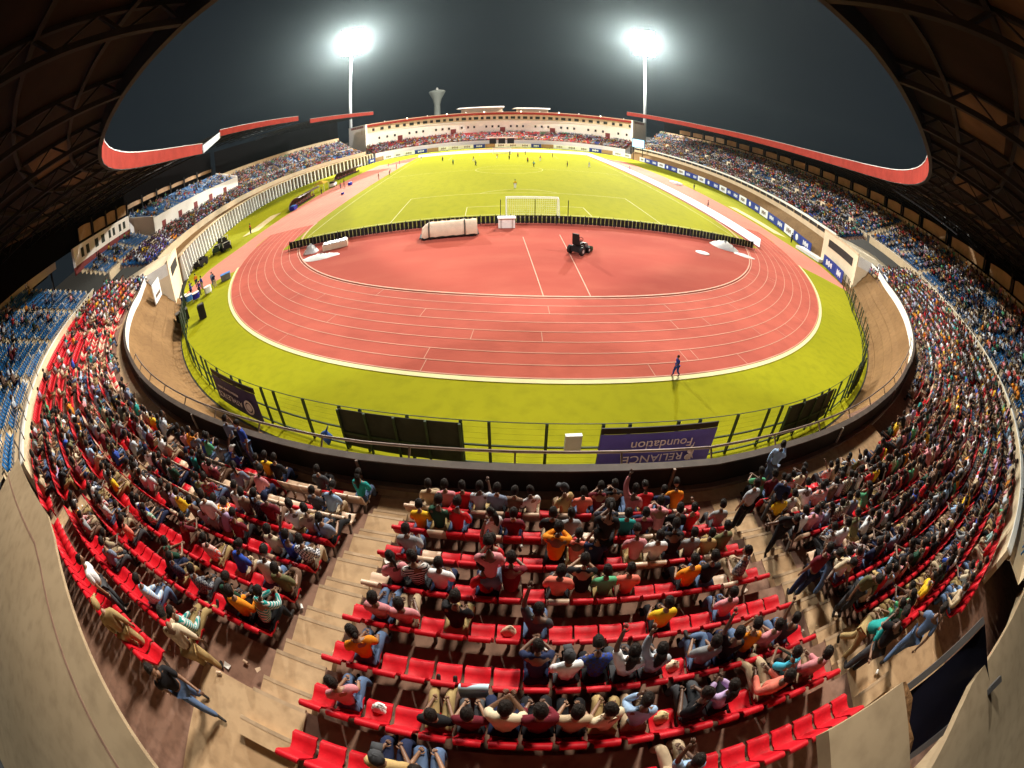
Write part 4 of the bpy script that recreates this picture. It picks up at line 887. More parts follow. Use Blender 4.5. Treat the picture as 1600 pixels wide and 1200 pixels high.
CPOSE = {(0, 16): 'bowed', (0, 6): 'upright', (3, 1): 'turned', (3, 6): 'leaning', (4, 1): 'stretched', (4, 2): 'stretched', (5, 1): 'turned', (5, 8): 'relaxed', (5, 10): 'onearm', (6, 1): 'turned', (6, 4): 'stretched', (6, 6): 'clapping', (6, 7): 'relaxed', (6, 9): 'turned', (6, 10): 'chin', (6, 12): 'turned', (6, 13): 'clapping', (6, 15): 'stretched', (6, 16): 'leaning', (5, 9): 'bowed', (5, 7): 'leaning'}
CHAIR = {(2, 5): 'long', (5, 8): 'cap', (5, 10): 'long', (5, 11): 'long', (0, 9): 'cap', (3, 1): 'tail', (5, 1): 'bun', (6, 13): 'long', (1, 5): 'long', (7, 3): 'cap'}
CCREAM = {(0, 0), (0, 1), (0, 4), (0, 5), (0, 7), (0, 9), (0, 11), (0, 12), (0, 14), (0, 16), (1, 2), (1, 5), (1, 8), (1, 10), (1, 13), (1, 14), (2, 2), (2, 9), (2, 12), (2, 16), (3, 0), (3, 8), (3, 16), (2, 13)}
SEATED = ['relaxed', 'relaxed', 'relaxed', 'upright', 'upright', 'upright', 'leaning', 'leaning', 'chin', 'phone', 'chin', 'stretched', 'crossed', 'crossed', 'turned', 'turned', 'bowed', 'relaxed', 'upright', 'relaxed', 'leaning', 'turned', 'onearm']
PALETTE = ['black', 'black', 'navy', 'white', 'white', 'white', 'cream', 'pink', 'lgrey', 'lgrey', 'grey', 'red', 'red', 'maroon', 'maroon', 'pink', 'salmon', 'orange', 'yellow', 'beige', 'cream', 'brown', 'teal', 'blue', 'lblue', 'dgrey', 'dgreen', 'lilac', 'olive', 'bluegrey', 'green']
rp = random.Random(21); SLOTS = []
for blk, phs in PHS.items():
    for i in range(NR):
        for k, ph in enumerate(phs):
            if blk == 'left' and i == 7 and ph > -10.3: continue
            if blk == 'left' and i == 6 and k < 3: continue
            if blk == 'right' and i == 7 and ph < 3.2: continue
            if blk == 'centre' and i == 0 and k > 17: continue
            c = None; pat = 'plain'
            if blk == 'centre':
                c = CENTRE[i].get(k)
                if c and '/' in c: c, pat = c.split('/')
            else:
                d = {'left': (.46, .40, .56, .66, .70, .64, .66, 0), 'right': (.62, .70, .88, .92, .92, .9, .88, .7), 'far left': (.7, .6, .58, .6, .62, .55, .5, .4), 'far right': (.85, .92, .95, .95, .95, .95, .9, .85)}[blk][i]
                if blk == 'left' and i in (4, 5) and 5 < k < 11: d *= .35
                if rp.random() < d: c = rp.choice(PALETTE); pat = rp.choice(['plain']*9+['stripe', 'check', 'vertical'])
            SLOTS.append([blk, i, k, ph, c, pat])
cam_p = Vector((-5.0, -64.5, 12.8))
for s_ in SLOTS: s_.append((seat_pos(s_[1], s_[3])+Vector((0, 0, .7))-cam_p).length)
SLOTS.sort(key=lambda s_: s_[6])
N_SEAT, N_PERS = 285, 285
FARSEAT = []; FARPEOPLE = []; ns = npn = 0
def where(blk, i, k):
    side = 'from the left aisle' if blk in ('centre', 'left') else 'from the right aisle' if blk == 'right' else 'from its inner aisle'
    return f"{ROWN[i]} of {BLK[blk]}, {ordn(k)} {side}"
for blk, i, k, ph, c, pat, dist in SLOTS:
    r = random.Random(hash((i, k, len(blk)))); pos = seat_pos(i, ph)
    sc = ('seat_cream' if (i, k) in CCREAM else 'seat_red') if blk == 'centre' else seatcol(i, k, r)
    if ns < N_SEAT:
        ns += 1; seat(i, ph, sc, f"{'cream' if sc == 'seat_cream' else 'red'} seat {'under a spectator' if c else 'left empty'}, {where(blk, i, k)}")
    else: FARSEAT.append((pos, inward(ph), sc, 1))
    if c:
        if npn < N_PERS:
            npn += 1; pose = CPOSE.get((i, k), r.choice(SEATED)) if blk == 'centre' else r.choice(SEATED)
            hair = CHAIR.get((i, k), 'short') if blk == 'centre' else r.choice(['short']*12+['long', 'long', 'bun', 'tail', 'cap'])
            o = person(pos+Vector((0, 0, -.02)), inward(ph)+r.uniform(-.16, .16), pose, c, f"person in {WORD.get(c, c)} top, {where(blk, i, k)}", 'spectators in the near stand', hair=hair, long_=r.random() < .3, pat=pat, r=r, haircol=r.choice(['navy', 'white', 'dgrey', 'tan', 'maroon']))
            f = r.uniform(.93, 1.06); o.scale = (PS.x*f, PS.y*f, PS.z*f)
        else: FARPEOPLE.append((pos, inward(ph), c, 'near'))
# ------------------------------------------------------------------ people who stand, walk or work (not in a seat)
def walker(px, py, z, face, pose, colour, label, **kw):
    return person(Vector((px, py, z)), R_(face), pose, colour, label, **kw)
big = Vector((.80, .92, .94))
def at(R, ph, z, face, pose, c, label, **kw): kw.setdefault('scale', big); return person(S(R, ph, z), inward(ph)+R_(face), pose, c, label, **kw)
at(58.62, 1.75, Z0+.015, -62, 'standing_hand', 'lblue', 'man in pale blue shirt standing at the dark wall right of the right aisle', pants='bluegrey', long_=True)
at(61.55, -5.62, row_z(3), 8, 'bowed_stand', 'pink', 'man in long pale pink shirt standing among the middle rows', pants='bluegrey', long_=False)
at(60.6, -3.7, row_z(2), -10, 'bowed_stand', 'black', 'person in black jersey with pale number standing with bowed head in the third row', pants='black', hair='tail')
at(60.8, .35, row_z(2)+.1, 150, 'climbing', 'black', 'person in black climbing the right aisle bent forward', pants='black')
at(61.9, .62, row_z(3)+.1, 165, 'climbing', 'dgrey', 'person in grey patterned top climbing the right aisle behind another', pants='black', pat='check')
for ph_, i_, f_, ps_, c_, lab_ in ((-.05, 1, 10, 'standing', 'lgrey', 'person in light grey standing low in the right aisle'), (.62, 4, 175, 'climbing', 'cream', 'person in cream climbing the right aisle past the fifth row'), (-.02, 4, -20, 'standing_hand', 'maroon', 'person in maroon standing at the row end of the right aisle'), (.7, 5, 150, 'bowed_stand', 'olive', 'person in olive stooping on the right aisle steps'), (.1, 6, -160, 'climbing', 'teal', 'person in teal climbing near the top of the right aisle'), (.95, 1, -30, 'standing', 'navy', 'person in navy at the right edge of the right aisle')):
    at(53+row_o(i_)+.3, ph_, row_z(i_)+.02, f_, ps_, c_, lab_, scale=PS)
at(64.6, .9, row_z(7)+.02, -70, 'walking', 'jeans', 'person in denim top walking at the top of the right aisle', pants='jeans')
at(64.3, -.02, row_z(6)+.2, -40, 'bowed_stand', 'black', 'person in black stooping on the landing of the right aisle', pants='dgrey')
at(65.0, -9.3, row_z(7)+.02, -95, 'walking', 'black', 'man in black T-shirt and jeans walking on the landing near the lower left parapet', pants='jeans')
at(64.9, -10.9, row_z(7)+.02, 60, 'standing', 'khaki', 'officer in khaki uniform standing by the lower left parapet', pants='khaki', hair='cap', haircol='khaki', long_=True)
at(64.35, -9.65, row_z(6), 40, 'bowed_stand', 'cream', 'person in pale yellow raincoat standing at the end of the seventh left row', pants='tan', long_=True)
at(64.6, -12.2, row_z(6)+.3, -30, 'standing', 'white', 'man in white shirt standing beside the lower left parapet', pants='dgrey')
at(58.66, -13.2, Z0+.015, 160, 'standing', 'blue', 'person in bright blue top standing by the dark wall in the left front row', pants='jeans')
at(58.66, -13.9, Z0+.015, -20, 'standing_hand', 'bluegrey', 'person in blue-grey top standing beside another in bright blue by the wall', pants='black')
at(61.6, -11.4, row_z(3), 20, 'standing', 'white', 'man in white shirt standing amid the left block', pants='grey')
# ------------------------------------------------------------------ the rest of the crowd, too many to count
def lowpoly(J):
    mb = MB(); n = 5
    mb.tube([J['pel']-Vector((0, 0, .06)), J['sp'], J['ch'], J['ch'].lerp(J['nk'], .85)], [.15, .155, .185, .08], 7, 1)
    for s in 'LR':
        m = J['sh'+s].lerp(J['el'+s], .8); mb.tube([J['ch'].lerp(J['sh'+s], .5), J['sh'+s], m], [.09, .085, .06], n, 1); mb.tube([m, J['el'+s], J['wr'+s], J['hd'+s]], [.045, .042, .034, .03], n, 0)
        mb.tube([J['hi'+s], J['kn'+s], J['an'+s]], [.105, .08, .055], n, 2); mb.tube([J['an'+s], J['to'+s]], [.05, .04], 4, 3)
    mb.tube([J['nk']-Vector((0, 0, .04)), J['hb']], [.05, .05], n, 0)
    c, q = J['head'], J['hrot']; nu, nv = 8, 6
    for half, mi in ((0, 0), (1, 3)):
        rows = [[c+q @ Vector(((.08+.008*half)*math.sin(math.pi*j/nv*(.68 if half else 1))*math.cos(2*math.pi*i/nu), (.10+.006*half)*math.sin(math.pi*j/nv*(.68 if half else 1))*math.sin(2*math.pi*i/nu)-(.018*half), (.124+.008*half)*math.cos(math.pi*j/nv*(.68 if half else 1))+.006*half)) for i in range(nu+1)] for j in range(nv+1)]
        mb.grid(rows, mi, True)
    vt = np.zeros(len(mb.v), int)
    for f, m in zip(mb.f, mb.m): vt[list(f)] = m
    return np.array(mb.v), [np.array(f) for f in mb.f], vt
class Mass:
    def __init__(s): s.V = []; s.Lp = []; s.T = []; s.Cc = []; s.o = 0
    def add(s, v, faces, col): s.V.append(v); s.Lp.append(np.concatenate(faces)+s.o); s.T.append(np.array([len(f) for f in faces])); s.Cc.append(col); s.o += len(v)
    def build(s, name, m, smooth=True):
        V = np.concatenate(s.V); Lp = np.concatenate(s.Lp); T = np.concatenate(s.T); Cc = np.concatenate(s.Cc); me = bpy.data.meshes.new(name)
        me.vertices.add(len(V)); me.vertices.foreach_set('co', V.astype(np.float32).ravel()); me.loops.add(len(Lp)); me.loops.foreach_set('vertex_index', Lp.astype(np.int32))
        me.polygons.add(len(T)); me.polygons.foreach_set('loop_start', np.r_[0, np.cumsum(T)[:-1]].astype(np.int32))
        try: me.polygons.foreach_set('loop_total', T.astype(np.int32))
        except Exception: pass
        me.update(calc_edges=True); me.validate()
        a = me.color_attributes.new('tint', 'FLOAT_COLOR', 'POINT'); a.data.foreach_set('color', np.c_[Cc, np.ones(len(Cc))].astype(np.float32).ravel())
        me.materials.append(MATS[m])
        if smooth: me.polygons.foreach_set('use_smooth', np.ones(len(T), bool))
        return tag(link(name, me), kind='stuff')
LOW = [lowpoly(joints(**POSES[p][0])) for p in ('relaxed', 'upright', 'leaning', 'phone', 'clapping', 'chin', 'turned', 'armsup', 'onearm', 'standing')]
LOWW = np.array([.2, .17, .12, .1, .1, .08, .08, .05, .06, .04])
HAIRC = np.array((.022, .017, .015))
def sloc(i, o, z):
    p = off(i, o, z); a = math.atan2(-NB[i][1], -NB[i][0]*1.0)-math.pi/2; return p, a
SEATCOL = {'seat_red': (.60, .013, .022), 'seat_cream': (.62, .43, .30), 'seat_blue': (.015, .13, .34), 'seat_white': (.6, .6, .62)}
def clump(i, t, seed):                                  # people gather in knots and leave gaps between them
    r = random.Random(int(t/3.1)*131+(i//2)*17+seed*7); q = random.Random(int(t/9.0)*59+(i//4)*23+seed)
    return min(1.25, r.choice([.35, .7, 1.0, 1.1, 1.2, 1.2])*q.choice([.75, 1.0, 1.1]))
def rows_along(idx, prof_o, prof_z, n, p, r_, dens, seatc, pal, skip=17, frac=None, step=.5):
    """seats along the oval; an aisle every `skip` seats"""
    for i in range(n):
        o = prof_o+p*i+.44; z = prof_z+r_*i; pts = np.array([off(k, o, 0)[:2] for k in idx]); s = np.r_[0, np.cumsum(np.hypot(*np.diff(pts, axis=0).T))]
        for j, t in enumerate(np.arange(.4, s[-1]-.3, step)):
            if j % skip in (0, 1): continue
            k = int(np.searchsorted(s, t))-1; f = (t-s[k])/max(1e-6, s[k+1]-s[k]); q = pts[k]*(1-f)+pts[k+1]*f; ii = idx[k]
            a = math.atan2(-NB[ii][1], -NB[ii][0])-math.pi/2; pos = Vector((q[0], q[1], z)); c = seatc(i, t/s[-1], rp)
            FARSEAT.append((pos, a, c, 1.2)); d = (dens(i/n, t/s[-1]) if callable(dens) else dens)*clump(i, t, n)
            if rp.random() < d:
                g_ = random.Random(int(t/2.3)*71+i//2); FARPEOPLE.append((pos, a, g_.choice(PALETTE) if g_.random() < .22 else pal(t/s[-1], rp), 'side'))
for b0_, b1_ in zip(AISLES[:-1], AISLES[1:]):            # remaining blocks of the near lower tier
    full = b0_ not in (-26.5, -17.4, -8.25, .3, 9.4)
    if not full and b0_ != 9.4: continue
    for i in (range(-2 if b0_ > 11 else 0, NR) if full else (-1,)):
        for ph in np.arange(b0_+.75, b1_-.6, .40):
            c = seatcol(max(i, 0), 0, rp); FARSEAT.append((seat_pos(i, ph), inward(ph), c, 1.06)); d = .93 if ph > 0 else (.70 if ph > -36 else .12 if ph > -45.5 else .55 if i < 6 else .3)
            if b0_ == -35.7 : d = .45 if i < 4 else .12
            d *= clump(i, ph+90, 3)**.6
            if rp.random() < d: FARPEOPLE.append((seat_pos(i, ph), inward(ph), rp.choice(PALETTE+['white', 'pink', 'white', 'salmon', 'cream', 'red', 'lgrey', 'orange']), 'near'))
red_c = lambda i, t, r: 'seat_cream' if i < 4 and r.random() < .3 else 'seat_red'
blue_c = lambda i, t, r: 'seat_white' if r.random() < .06 else 'seat_blue'
LITE = PALETTE+['white', 'white', 'pink', 'salmon', 'lgrey', 'cream', 'beige', 'lblue', 'red', 'orange']
mixp = lambda t, r: r.choice(LITE); lightp = lambda t, r: r.choice(PALETTE+['white', 'lgrey', 'cream', 'white', 'pink'])
purp = lambda t, r: r.choice(['purple', 'blue', 'navy', 'white', 'lilac']) if t > .86 else r.choice(PALETTE+['maroon', 'brown', 'maroon'])
rows_along(R_LOW, O0, Z0, NR, PI_, RI, .94, blue_c, lightp); rows_along(R_LOW, UO, UZ, UN, UP, UR, lambda v, t: .78-.30*v, blue_c, mixp)
rows_along(gr, UO, UZ, UN, UP, UR, .45, blue_c, mixp); rows_along(ru, UO, UZ, UN, UP, UR, .5, blue_c, mixp)
rows_along(L_LOW, O0, Z0, NR, PI_, RI, lambda v, t: .85 if t > .1 else .7, blue_c, purp)
o0, z0, p_, r_, n_ = vip_profile(); rows_along(LVIP, o0, z0, n_, p_, r_, .14, blue_c, lightp, 24); rows_along(LREST, UO, UZ, 9, UP, UR, .72, blue_c, mixp)
rows_along(LWIN, UO, UZ, 6, UP, UR, .10, blue_c, lightp); rows_along(lu, UO, UZ, UN, UP, UR, .05, blue_c, lightp)
rows_along(FAR, FO0, FZ0, FN, FP, FR, lambda v, t: .9 if v < .55 else (.35 if .35 < t < .9 else .85), red_c, lambda t, r: r.choice(PALETTE+['maroon', 'red', 'pink', 'white', 'lilac', 'red']), 24)
ms = Mass(); sv = []
mb = MB(); mb.box((0, -.03, .37), (.33, .28, .04)); mb.hexa([(-.165, -.17, .39), (.165, -.17, .39), (.165, -.20, .39), (-.165, -.20, .39)], [(-.155, -.26, .75), (.155, -.26, .75), (.155, -.29, .74), (-.155, -.29, .74)]); mb.box((0, -.05, .17), (.05, .05, .34))
SV = np.array(mb.v); SF = [np.array(f) for f in mb.f]
for pos, a, c, w_ in FARSEAT:
    q = np.array(Matrix.Rotation(a, 3, 'Z')); v = SV*(w_, 1, 1) @ q.T+np.array(pos); ms.add(v, SF, np.tile(SEATCOL[c], (len(v), 1)))
ms.build('seats', 'seat_tint', False)
mc = Mass(); LC = np.cumsum(LOWW); SK = np.array(SKINS)
for pos, a, c, kind in FARPEOPLE:
    v, fs_, vt = LOW[int(np.searchsorted(LC, rp.random()*LC[-1]))]; f = rp.uniform(.92, 1.08); a += rp.uniform(-.2, .2); sc = (.90, .92, .92) if kind == 'near' else (1.22, 1.1, 1.12)
    q = np.array(Matrix.Rotation(a, 3, 'Z')); w_ = v*np.array(sc)*f @ q.T+np.array(pos)+(0, 0, -.02)
    pal = np.stack([SK[rp.randrange(4)], np.array(COL[c])*rp.uniform(.8, 1.15), np.array(COL[rp.choice(['black', 'navy', 'jeans', 'dgrey', 'khaki', 'beige'])]), HAIRC]); mc.add(w_, fs_, pal[vt])
mc.build('crowd', 'crowd_tint')
print('counts', len(SLOTS), ns, npn, len(FARSEAT), len(FARPEOPLE))

mb = MB(); rl = random.Random(77)
for k in range(300):                                    # paper cups, wrappers and scraps left about the rows
    i = rl.randrange(8); ph = rl.uniform(-24, 16); z = row_z(i)+.022; s_ = rl.uniform(.03, .075)
    if ph < -7.9 and ph > -9.8: z += RI*.5 if rl.random() < .3 else 0
    p_ = S(53+row_o(i)+rl.uniform(.05, .75), ph, z); a = rl.uniform(0, 6.3); mi = rl.randrange(3)
    if rl.random() < .3: mb.tube([p_+Vector((0, 0, .03)), p_+Vector((.09*math.cos(a), .09*math.sin(a), .03))], [.028, .022], 7, mi)
    else:
        d, e = Vector((math.cos(a), math.sin(a), 0))*s_, Vector((-math.sin(a), math.cos(a), 0))*s_*.7
        mb.add([p_-d-e, p_+d-e+Vector((0, 0, .03)), p_+d+e, p_-d+e+Vector((0, 0, .02))], [(0, 1, 2), (0, 2, 3)], mi)
tag(mb.build('litter', ['tarp_white', 'seat_cream', 'tarp_cream']), kind='stuff')
# ------------------------------------------------------------------ things on the track and the grass
def shadeball(*a): pass
# long covered roll on a trolley
t = empty('covered_roller', 'long cream tarpaulin-wrapped roll strapped on a low trolley behind the black fence', 'roller', P(-10.6, -19.6, .012), rz=R_(4))
mb = MB(); pr = []
n = 16
for k in range(n+1):
    x = -2.75+5.6*k/n; w_ = 1.0 if k < n-1 else .97; s_ = min(1, (x+2.9)/.7) if k < 4 else 1
    pr.append([Vector((x, y*(.9 if k < 1 else 1), z*(.55+.45*s_)+.04*math.sin(k*2.1+y*4))) for y, z in ((-1.0, .32), (-1.05, .75), (-.85, 1.35), (-.35, 1.72), (.35, 1.72), (.85, 1.35), (1.05, .75), (1.0, .32))])
mb.grid(pr); mb.add(pr[0], [tuple(range(8))]); mb.add(pr[-1], [tuple(range(7, -1, -1))]); mb.build('tarpaulin', 'tarp_cream', t, True)
for x in (-2.0, 1.6):
    mb = MB(); mb.tube([(x, -1.0, .3), (x, -1.08, .78), (x, -.88, 1.39), (x, -.36, 1.76), (x, .36, 1.76), (x, .88, 1.39), (x, 1.08, .78), (x, 1.0, .3)], .06, 6); mb.build('strap', 'black_plastic', t)
mb = MB(); mb.box((0, 0, .26), (6.0, 1.9, .14)); mb.build('trolley', 'dark_steel', t)
for x in (-2.5, -1.9, 2.3):
    for y in (-.85, .85): mb = MB(); mb.tube([(x, y-.1, .2), (x, y+.1, .2)], .2, 12); mb.build('wheel', 'black_plastic', t)
w_ = empty('white_crate', 'white boxy crate standing against the black fence behind the goal', 'crate', P(-3.6, -17.0, .012))
mb = MB(); mb.box((0, 0, .62), (1.75, 1.0, 1.15)); mb.build('body', 'white_paint', w_)
mb = MB(); mb.box((0, -.05, 1.24), (1.9, 1.16, .1)); mb.build('lid', 'tarp_white', w_)
for x in (-.6, .6): mb = MB(); mb.box((x, -.52, .62), (.08, .05, 1.1)); mb.build('rib', 'pale_metal', w_)
# ride-on machine
m = empty('ride_on_machine', 'dark ride-on groundskeeping machine with tall seat parked on the red infield', 'machine', P(3.5, -26.2, .012), rz=R_(-38))
mb = MB(); mb.hexa([(-.5, -.75, .3), (.5, -.75, .3), (.5, .7, .3), (-.5, .7, .3)], [(-.42, -.7, .85), (.42, -.7, .85), (.38, .45, .8), (-.38, .45, .8)]); mb.build('chassis', 'black_plastic', m)
mb = MB(); mb.box((0, -.2, 1.0), (.75, .6, .2)); mb.build('seat', 'dark_panel', m)
mb = MB(); mb.hexa([(-.36, -.62, 1.0), (.36, -.62, 1.0), (.36, -.42, 1.0), (-.36, -.42, 1.0)], [(-.30, -.78, 2.1), (.30, -.78, 2.1), (.30, -.62, 2.1), (-.30, -.62, 2.1)]); mb.build('seat_back', 'dark_panel', m)
mb = MB(); mb.tube([(0, .55, .7), (0, .35, 1.3)], .05, 6); mb.tube([(.22*math.cos(a), .33+.08*math.sin(a), 1.32+.2*math.sin(a)) for a in np.linspace(0, 2*math.pi, 12)], .03, 5); mb.build('steering_wheel', 'black_plastic', m)
mb = MB(); mb.hexa([(-.45, .5, .35), (.45, .5, .35), (.45, 1.15, .35), (-.45, 1.15, .35)], [(-.38, .5, 1.0), (.38, .5, 1.0), (.38, 1.0, .9), (-.38, 1.0, .9)]); mb.build('bonnet', 'grey_metal', m)
mb = MB(); mb.tube([(-.7, 1.35, .28), (.7, 1.35, .28)], .27, 12); mb.build('front_drum', 'fence_green', m, True)
for x in (-.6, .6):
    for y, r in ((-.5, .42), (.75, .3)): mb = MB(); mb.tube([(x-.12, y, r), (x+.12, y, r)], r, 14); o = mb.build('wheel', 'black_plastic', m); mb = MB(); mb.tube([(x-.13, y, r), (x+.13, y, r)], r*.45, 10); mb.build('rim', 'pale_metal', o)
def heap(loc, rx, ry, h, m_, label, name='sheet_heap', seed=1, cat='sheet', rz=0.0):
    r = random.Random(seed); mb = MB(); n, k = 22, 7; rows = []
    fr = [r.uniform(.75, 1.2) for _ in range(n)]; fr = [(fr[i-1]+2*fr[i]+fr[(i+1) % n])/4 for i in range(n)]
    for j in range(k+1):
        t = j/k; rows.append([Vector((rx*t*fr[i % n]*math.cos(2*math.pi*i/n), ry*t*fr[i % n]*math.sin(2*math.pi*i/n), h*max(0, 1-t**1.6)*(.8+.35*math.sin(3*i+2*j))+.02)) for i in range(n+1)])
    mb.grid(rows); mb.grid([[Vector((p.x, p.y, 0.0)) for p in rows[-1]], rows[-1]]); o = mb.build(name, m_, None, True); o.location = loc; o.rotation_euler = (0, 0, rz); return tag(o, label, cat)
heap(P(-26.8, -21.4, .012), 2.6, 1.0, .35, 'tarp_white', 'crumpled white sheet lying on the red track at the left end of the black fence', seed=4)
mt = empty('landing_mat', 'grey topped landing mat with orange edge beside the crumpled white sheet', 'mat', P(-25.8, -18.4, .012), rz=R_(14))
mb = MB(); mb.box((0, 0, .35), (2.9, 1.5, .66)); mb.build('mat_body', 'tarp_cream', mt); mb = MB(); mb.box((0, .05, .71), (2.7, 1.4, .08)); mb.build('cover', 'grey_metal', mt)
heap(P(-29.4, -18.6, .012), 1.0, .9, 1.0, 'tarp_white', 'small white bundle at the left tip of the black fence', 'bundle', 9, 'bundle')
heap(P(27.2, -17.8, .012), 2.0, 1.4, .85, 'tarp_white', 'white sheet draped over a heap near the right end of the black fence', seed=12, rz=R_(-25))
heap(P(29.4, -19.9, .012), 1.5, .7, .2, 'tarp_white', 'flat tail of white sheet beside the draped heap at the right', seed=15, rz=R_(-15))
o = MB(); lathe(o, [(.01, .10), (.75, .09), (.86, .05), (.86, .0)], 24); o = o.build('white_disc', 'tarp_white'); o.location = P(21, -22.0, .012); o.scale = (1, .8, 1); tag(o, 'flat white disc lying on the red infield at the right', 'disc')
# drummers and their kit on the left grass
for k, (x, y, c, ps, lab) in enumerate(((-48.6, -23.2, 'purple', 'standing', 'leftmost drummer in purple on the left grass'), (-47.4, -24.4, 'blue', 'bowed_stand', 'drummer in blue bent over a drum on the left grass'), (-46.6, -22.6, 'blue', 'standing', 'drummer in blue at the back of the drum group'), (-45.4, -24.6, 'purple', 'bowed_stand', 'drummer in purple at the front of the drum group'), (-44.4, -22.4, 'lblue', 'standing', 'drummer in light blue at the right of the drum group'), (-43.2, -23.4, 'navy', 'standing_hand', 'rightmost drummer in navy on the left grass'), (-49.8, -20.4, 'orange', 'standing', 'person in orange behind the drummers by the slat wall'))):
    person(P(x, y, 0), R_(-60+20*k), ps, c, lab, 'drummers on the left grass' if k < 6 else None, scale=Vector((1.1, 1.1, 1.1)), long_=True)
for k, (x, y, m_, lab) in enumerate(((-47.9, -25.6, 'blue_cloth', 'deep blue drum at the left front of the drum group'), (-46.4, -26.0, 'blue_light', 'bright blue drum at the front of the drum group'), (-44.9, -26.0, 'blue_cloth', 'deep blue drum in front of the drummer in light blue'), (-43.3, -25.0, 'tarp_white', 'white drum at the right of the drum group'))):
    d_ = empty('drum', lab, 'drum', P(x, y, 0)); mb = MB(); mb.tube([(0, 0, .25), (0, 0, .95)], .5, 16); mb.build('shell', m_, d_); mb = MB(); mb.tube([(0, 0, .95), (0, 0, .99)], .51, 16); mb.build('drumhead', 'white_paint', d_)
    for a in (0, 2.1, 4.2): mb = MB(); mb.tube([(.4*math.cos(a), .4*math.sin(a), .3), (.55*math.cos(a), .55*math.sin(a), 0)], .03, 5); mb.build('leg', 'pale_metal', d_)
tb = empty('table', 'grey cloth covered table at the right of the drum group', 'table', P(-42.6, -21.4, 0), rz=R_(30)); mb = MB(); mb.box((0, 0, .42), (1.3, .8, .8)); mb.build('cloth', 'grey_metal', tb); mb = MB(); mb.box((0, 0, .85), (1.4, .9, .06)); mb.build('tabletop', 'blue_light', tb)
sp = empty('loudspeaker', 'black loudspeaker standing alone on the left grass', 'loudspeaker', P(-38.3, -32.2, 0), rz=R_(35))
mb = MB(); mb.hexa([(-.42, -.4, 0), (.42, -.4, 0), (.36, .4, 0), (-.36, .4, 0)], [(-.42, -.4, 1.5), (.42, -.4, 1.5), (.36, .4, 1.5), (-.36, .4, 1.5)]); mb.build('cabinet', 'black_plastic', sp)
mb = MB(); mb.box((0, -.42, .75), (.74, .05, 1.38)); mb.build('grille', 'dark_panel', sp); mb = MB(); mb.box((0, 0, 1.53), (.5, .5, .05)); mb.build('top_plate', 'grey_metal', sp)
ca = empty('equipment_case', 'dark brown equipment case on the grass beside the left fence', 'case', P(-42.6, -31.6, 0), rz=R_(50)); mb = MB(); mb.box((0, 0, .6), (1.5, 1.0, 1.1)); mb.build('body', 'dark_panel', ca); mb = MB(); mb.box((0, 0, 1.19), (1.56, 1.06, .08)); mb.build('lid', 'grey_metal', ca)
# shelters along the left touchline
def dugout(x, y, L_, lab, rz):
    d_ = empty('dugout', lab, 'dugout', P(x, y, 0), R_(rz), 'team shelters along the left track'); n = 8; rows = []
    for k in range(n+1):
        a = math.pi*.62*k/n; rows.append([Vector((1.2-2.0*math.cos(a)-.4, -L_/2+L_*j/12, .1+2.3*math.sin(a))) for j in range(13)])
    mb = MB(); mb.grid(rows); mb.grid([[p+Vector((0, 0, .05)) for p in r] for r in rows], 0, True); mb.build('canopy', 'dugout_roof', d_, True)
    for j in range(0, 13, 2): mb = MB(); mb.tube([r[j]+Vector((0, 0, .07)) for r in rows], .06, 5); mb.build('rib', 'pale_metal', d_)
    for j in range(9): mb = MB(); y_ = -L_/2+.6+(L_-1.2)*j/8; mb.box((0, y_, .45), (.5, .5, .1)); mb.box((-.22, y_, .72), (.1, .5, .5)); mb.build('bench_seat', 'maroon_paint', d_)
    mb = MB(); mb.bar((0, -L_/2+.3, .2), (0, L_/2-.3, .2), .4, .3); mb.build('base', 'dark_panel', d_)
dugout(-53.4, 28, 14, 'dark brown arched team shelter nearer the camera by the left track', 2); dugout(-57.0, 73, 18, 'dark brown arched team shelter farther away by the left track', -6)
for x, y, m_, lab in ((-55.2, 43, 'yellow_cloth', 'yellow canopy with white posts between the two team shelters'), ):
    tt = empty('canopy_tent', lab, 'tent', P(x, y, 0)); mb = MB(); mb.hexa([(-1.6, -1.8, 2.2), (1.6, -1.8, 2.2), (1.6, 1.8, 2.2), (-1.6, 1.8, 2.2)], [(-.2, -.2, 3.1), (.2, -.2, 3.1), (.2, .2, 3.1), (-.2, .2, 3.1)]); mb.build('roof', m_, tt)
    for sx in (-1.5, 1.5):
        for sy in (-1.7, 1.7): mb = MB(); mb.tube([(sx, sy, 0), (sx, sy, 2.2)], .05, 6); mb.build('pole', 'white_paint', tt)
st = empty('stretcher_cart', 'white and dark medical cart beside the yellow canopy', 'cart', P(-52.6, 46.5, 0)); mb = MB(); mb.box((0, 0, .8), (1.3, 2.6, .9)); mb.build('body', 'white_paint', st); mb = MB(); mb.box((0, -.6, 1.5), (1.2, 1.2, .6)); mb.build('cabin', 'glass_dark', st)
for sx in (-.6, .6):
    for sy in (-.9, .9): mb = MB(); mb.tube([(sx-.08, sy, .3), (sx+.08, sy, .3)], .3, 10); mb.build('wheel', 'black_plastic', st)
for k, (x, y, lab) in enumerate(((-52.2, 19.2, 'blue and white bench seat at the near end of the first team shelter'), (-45.4, 42.2, 'blue trolley bag on the left running straight'), (-41.8, 26.5, 'small blue bag at the left edge of the pitch'))):
    b_ = empty('kit_bag', lab, 'bag', P(x, y, .02)); mb = MB(); s_ = (1.6, 1.2, .7)[k]; mb.box((0, 0, .35*s_), (.7*s_, 1.1*s_, .55*s_)); mb.build('body', 'blue_cloth', b_); mb = MB(); mb.box((0, 0, .66*s_), (.5*s_, .9*s_, .1*s_)); mb.build('flap', 'blue_light', b_)
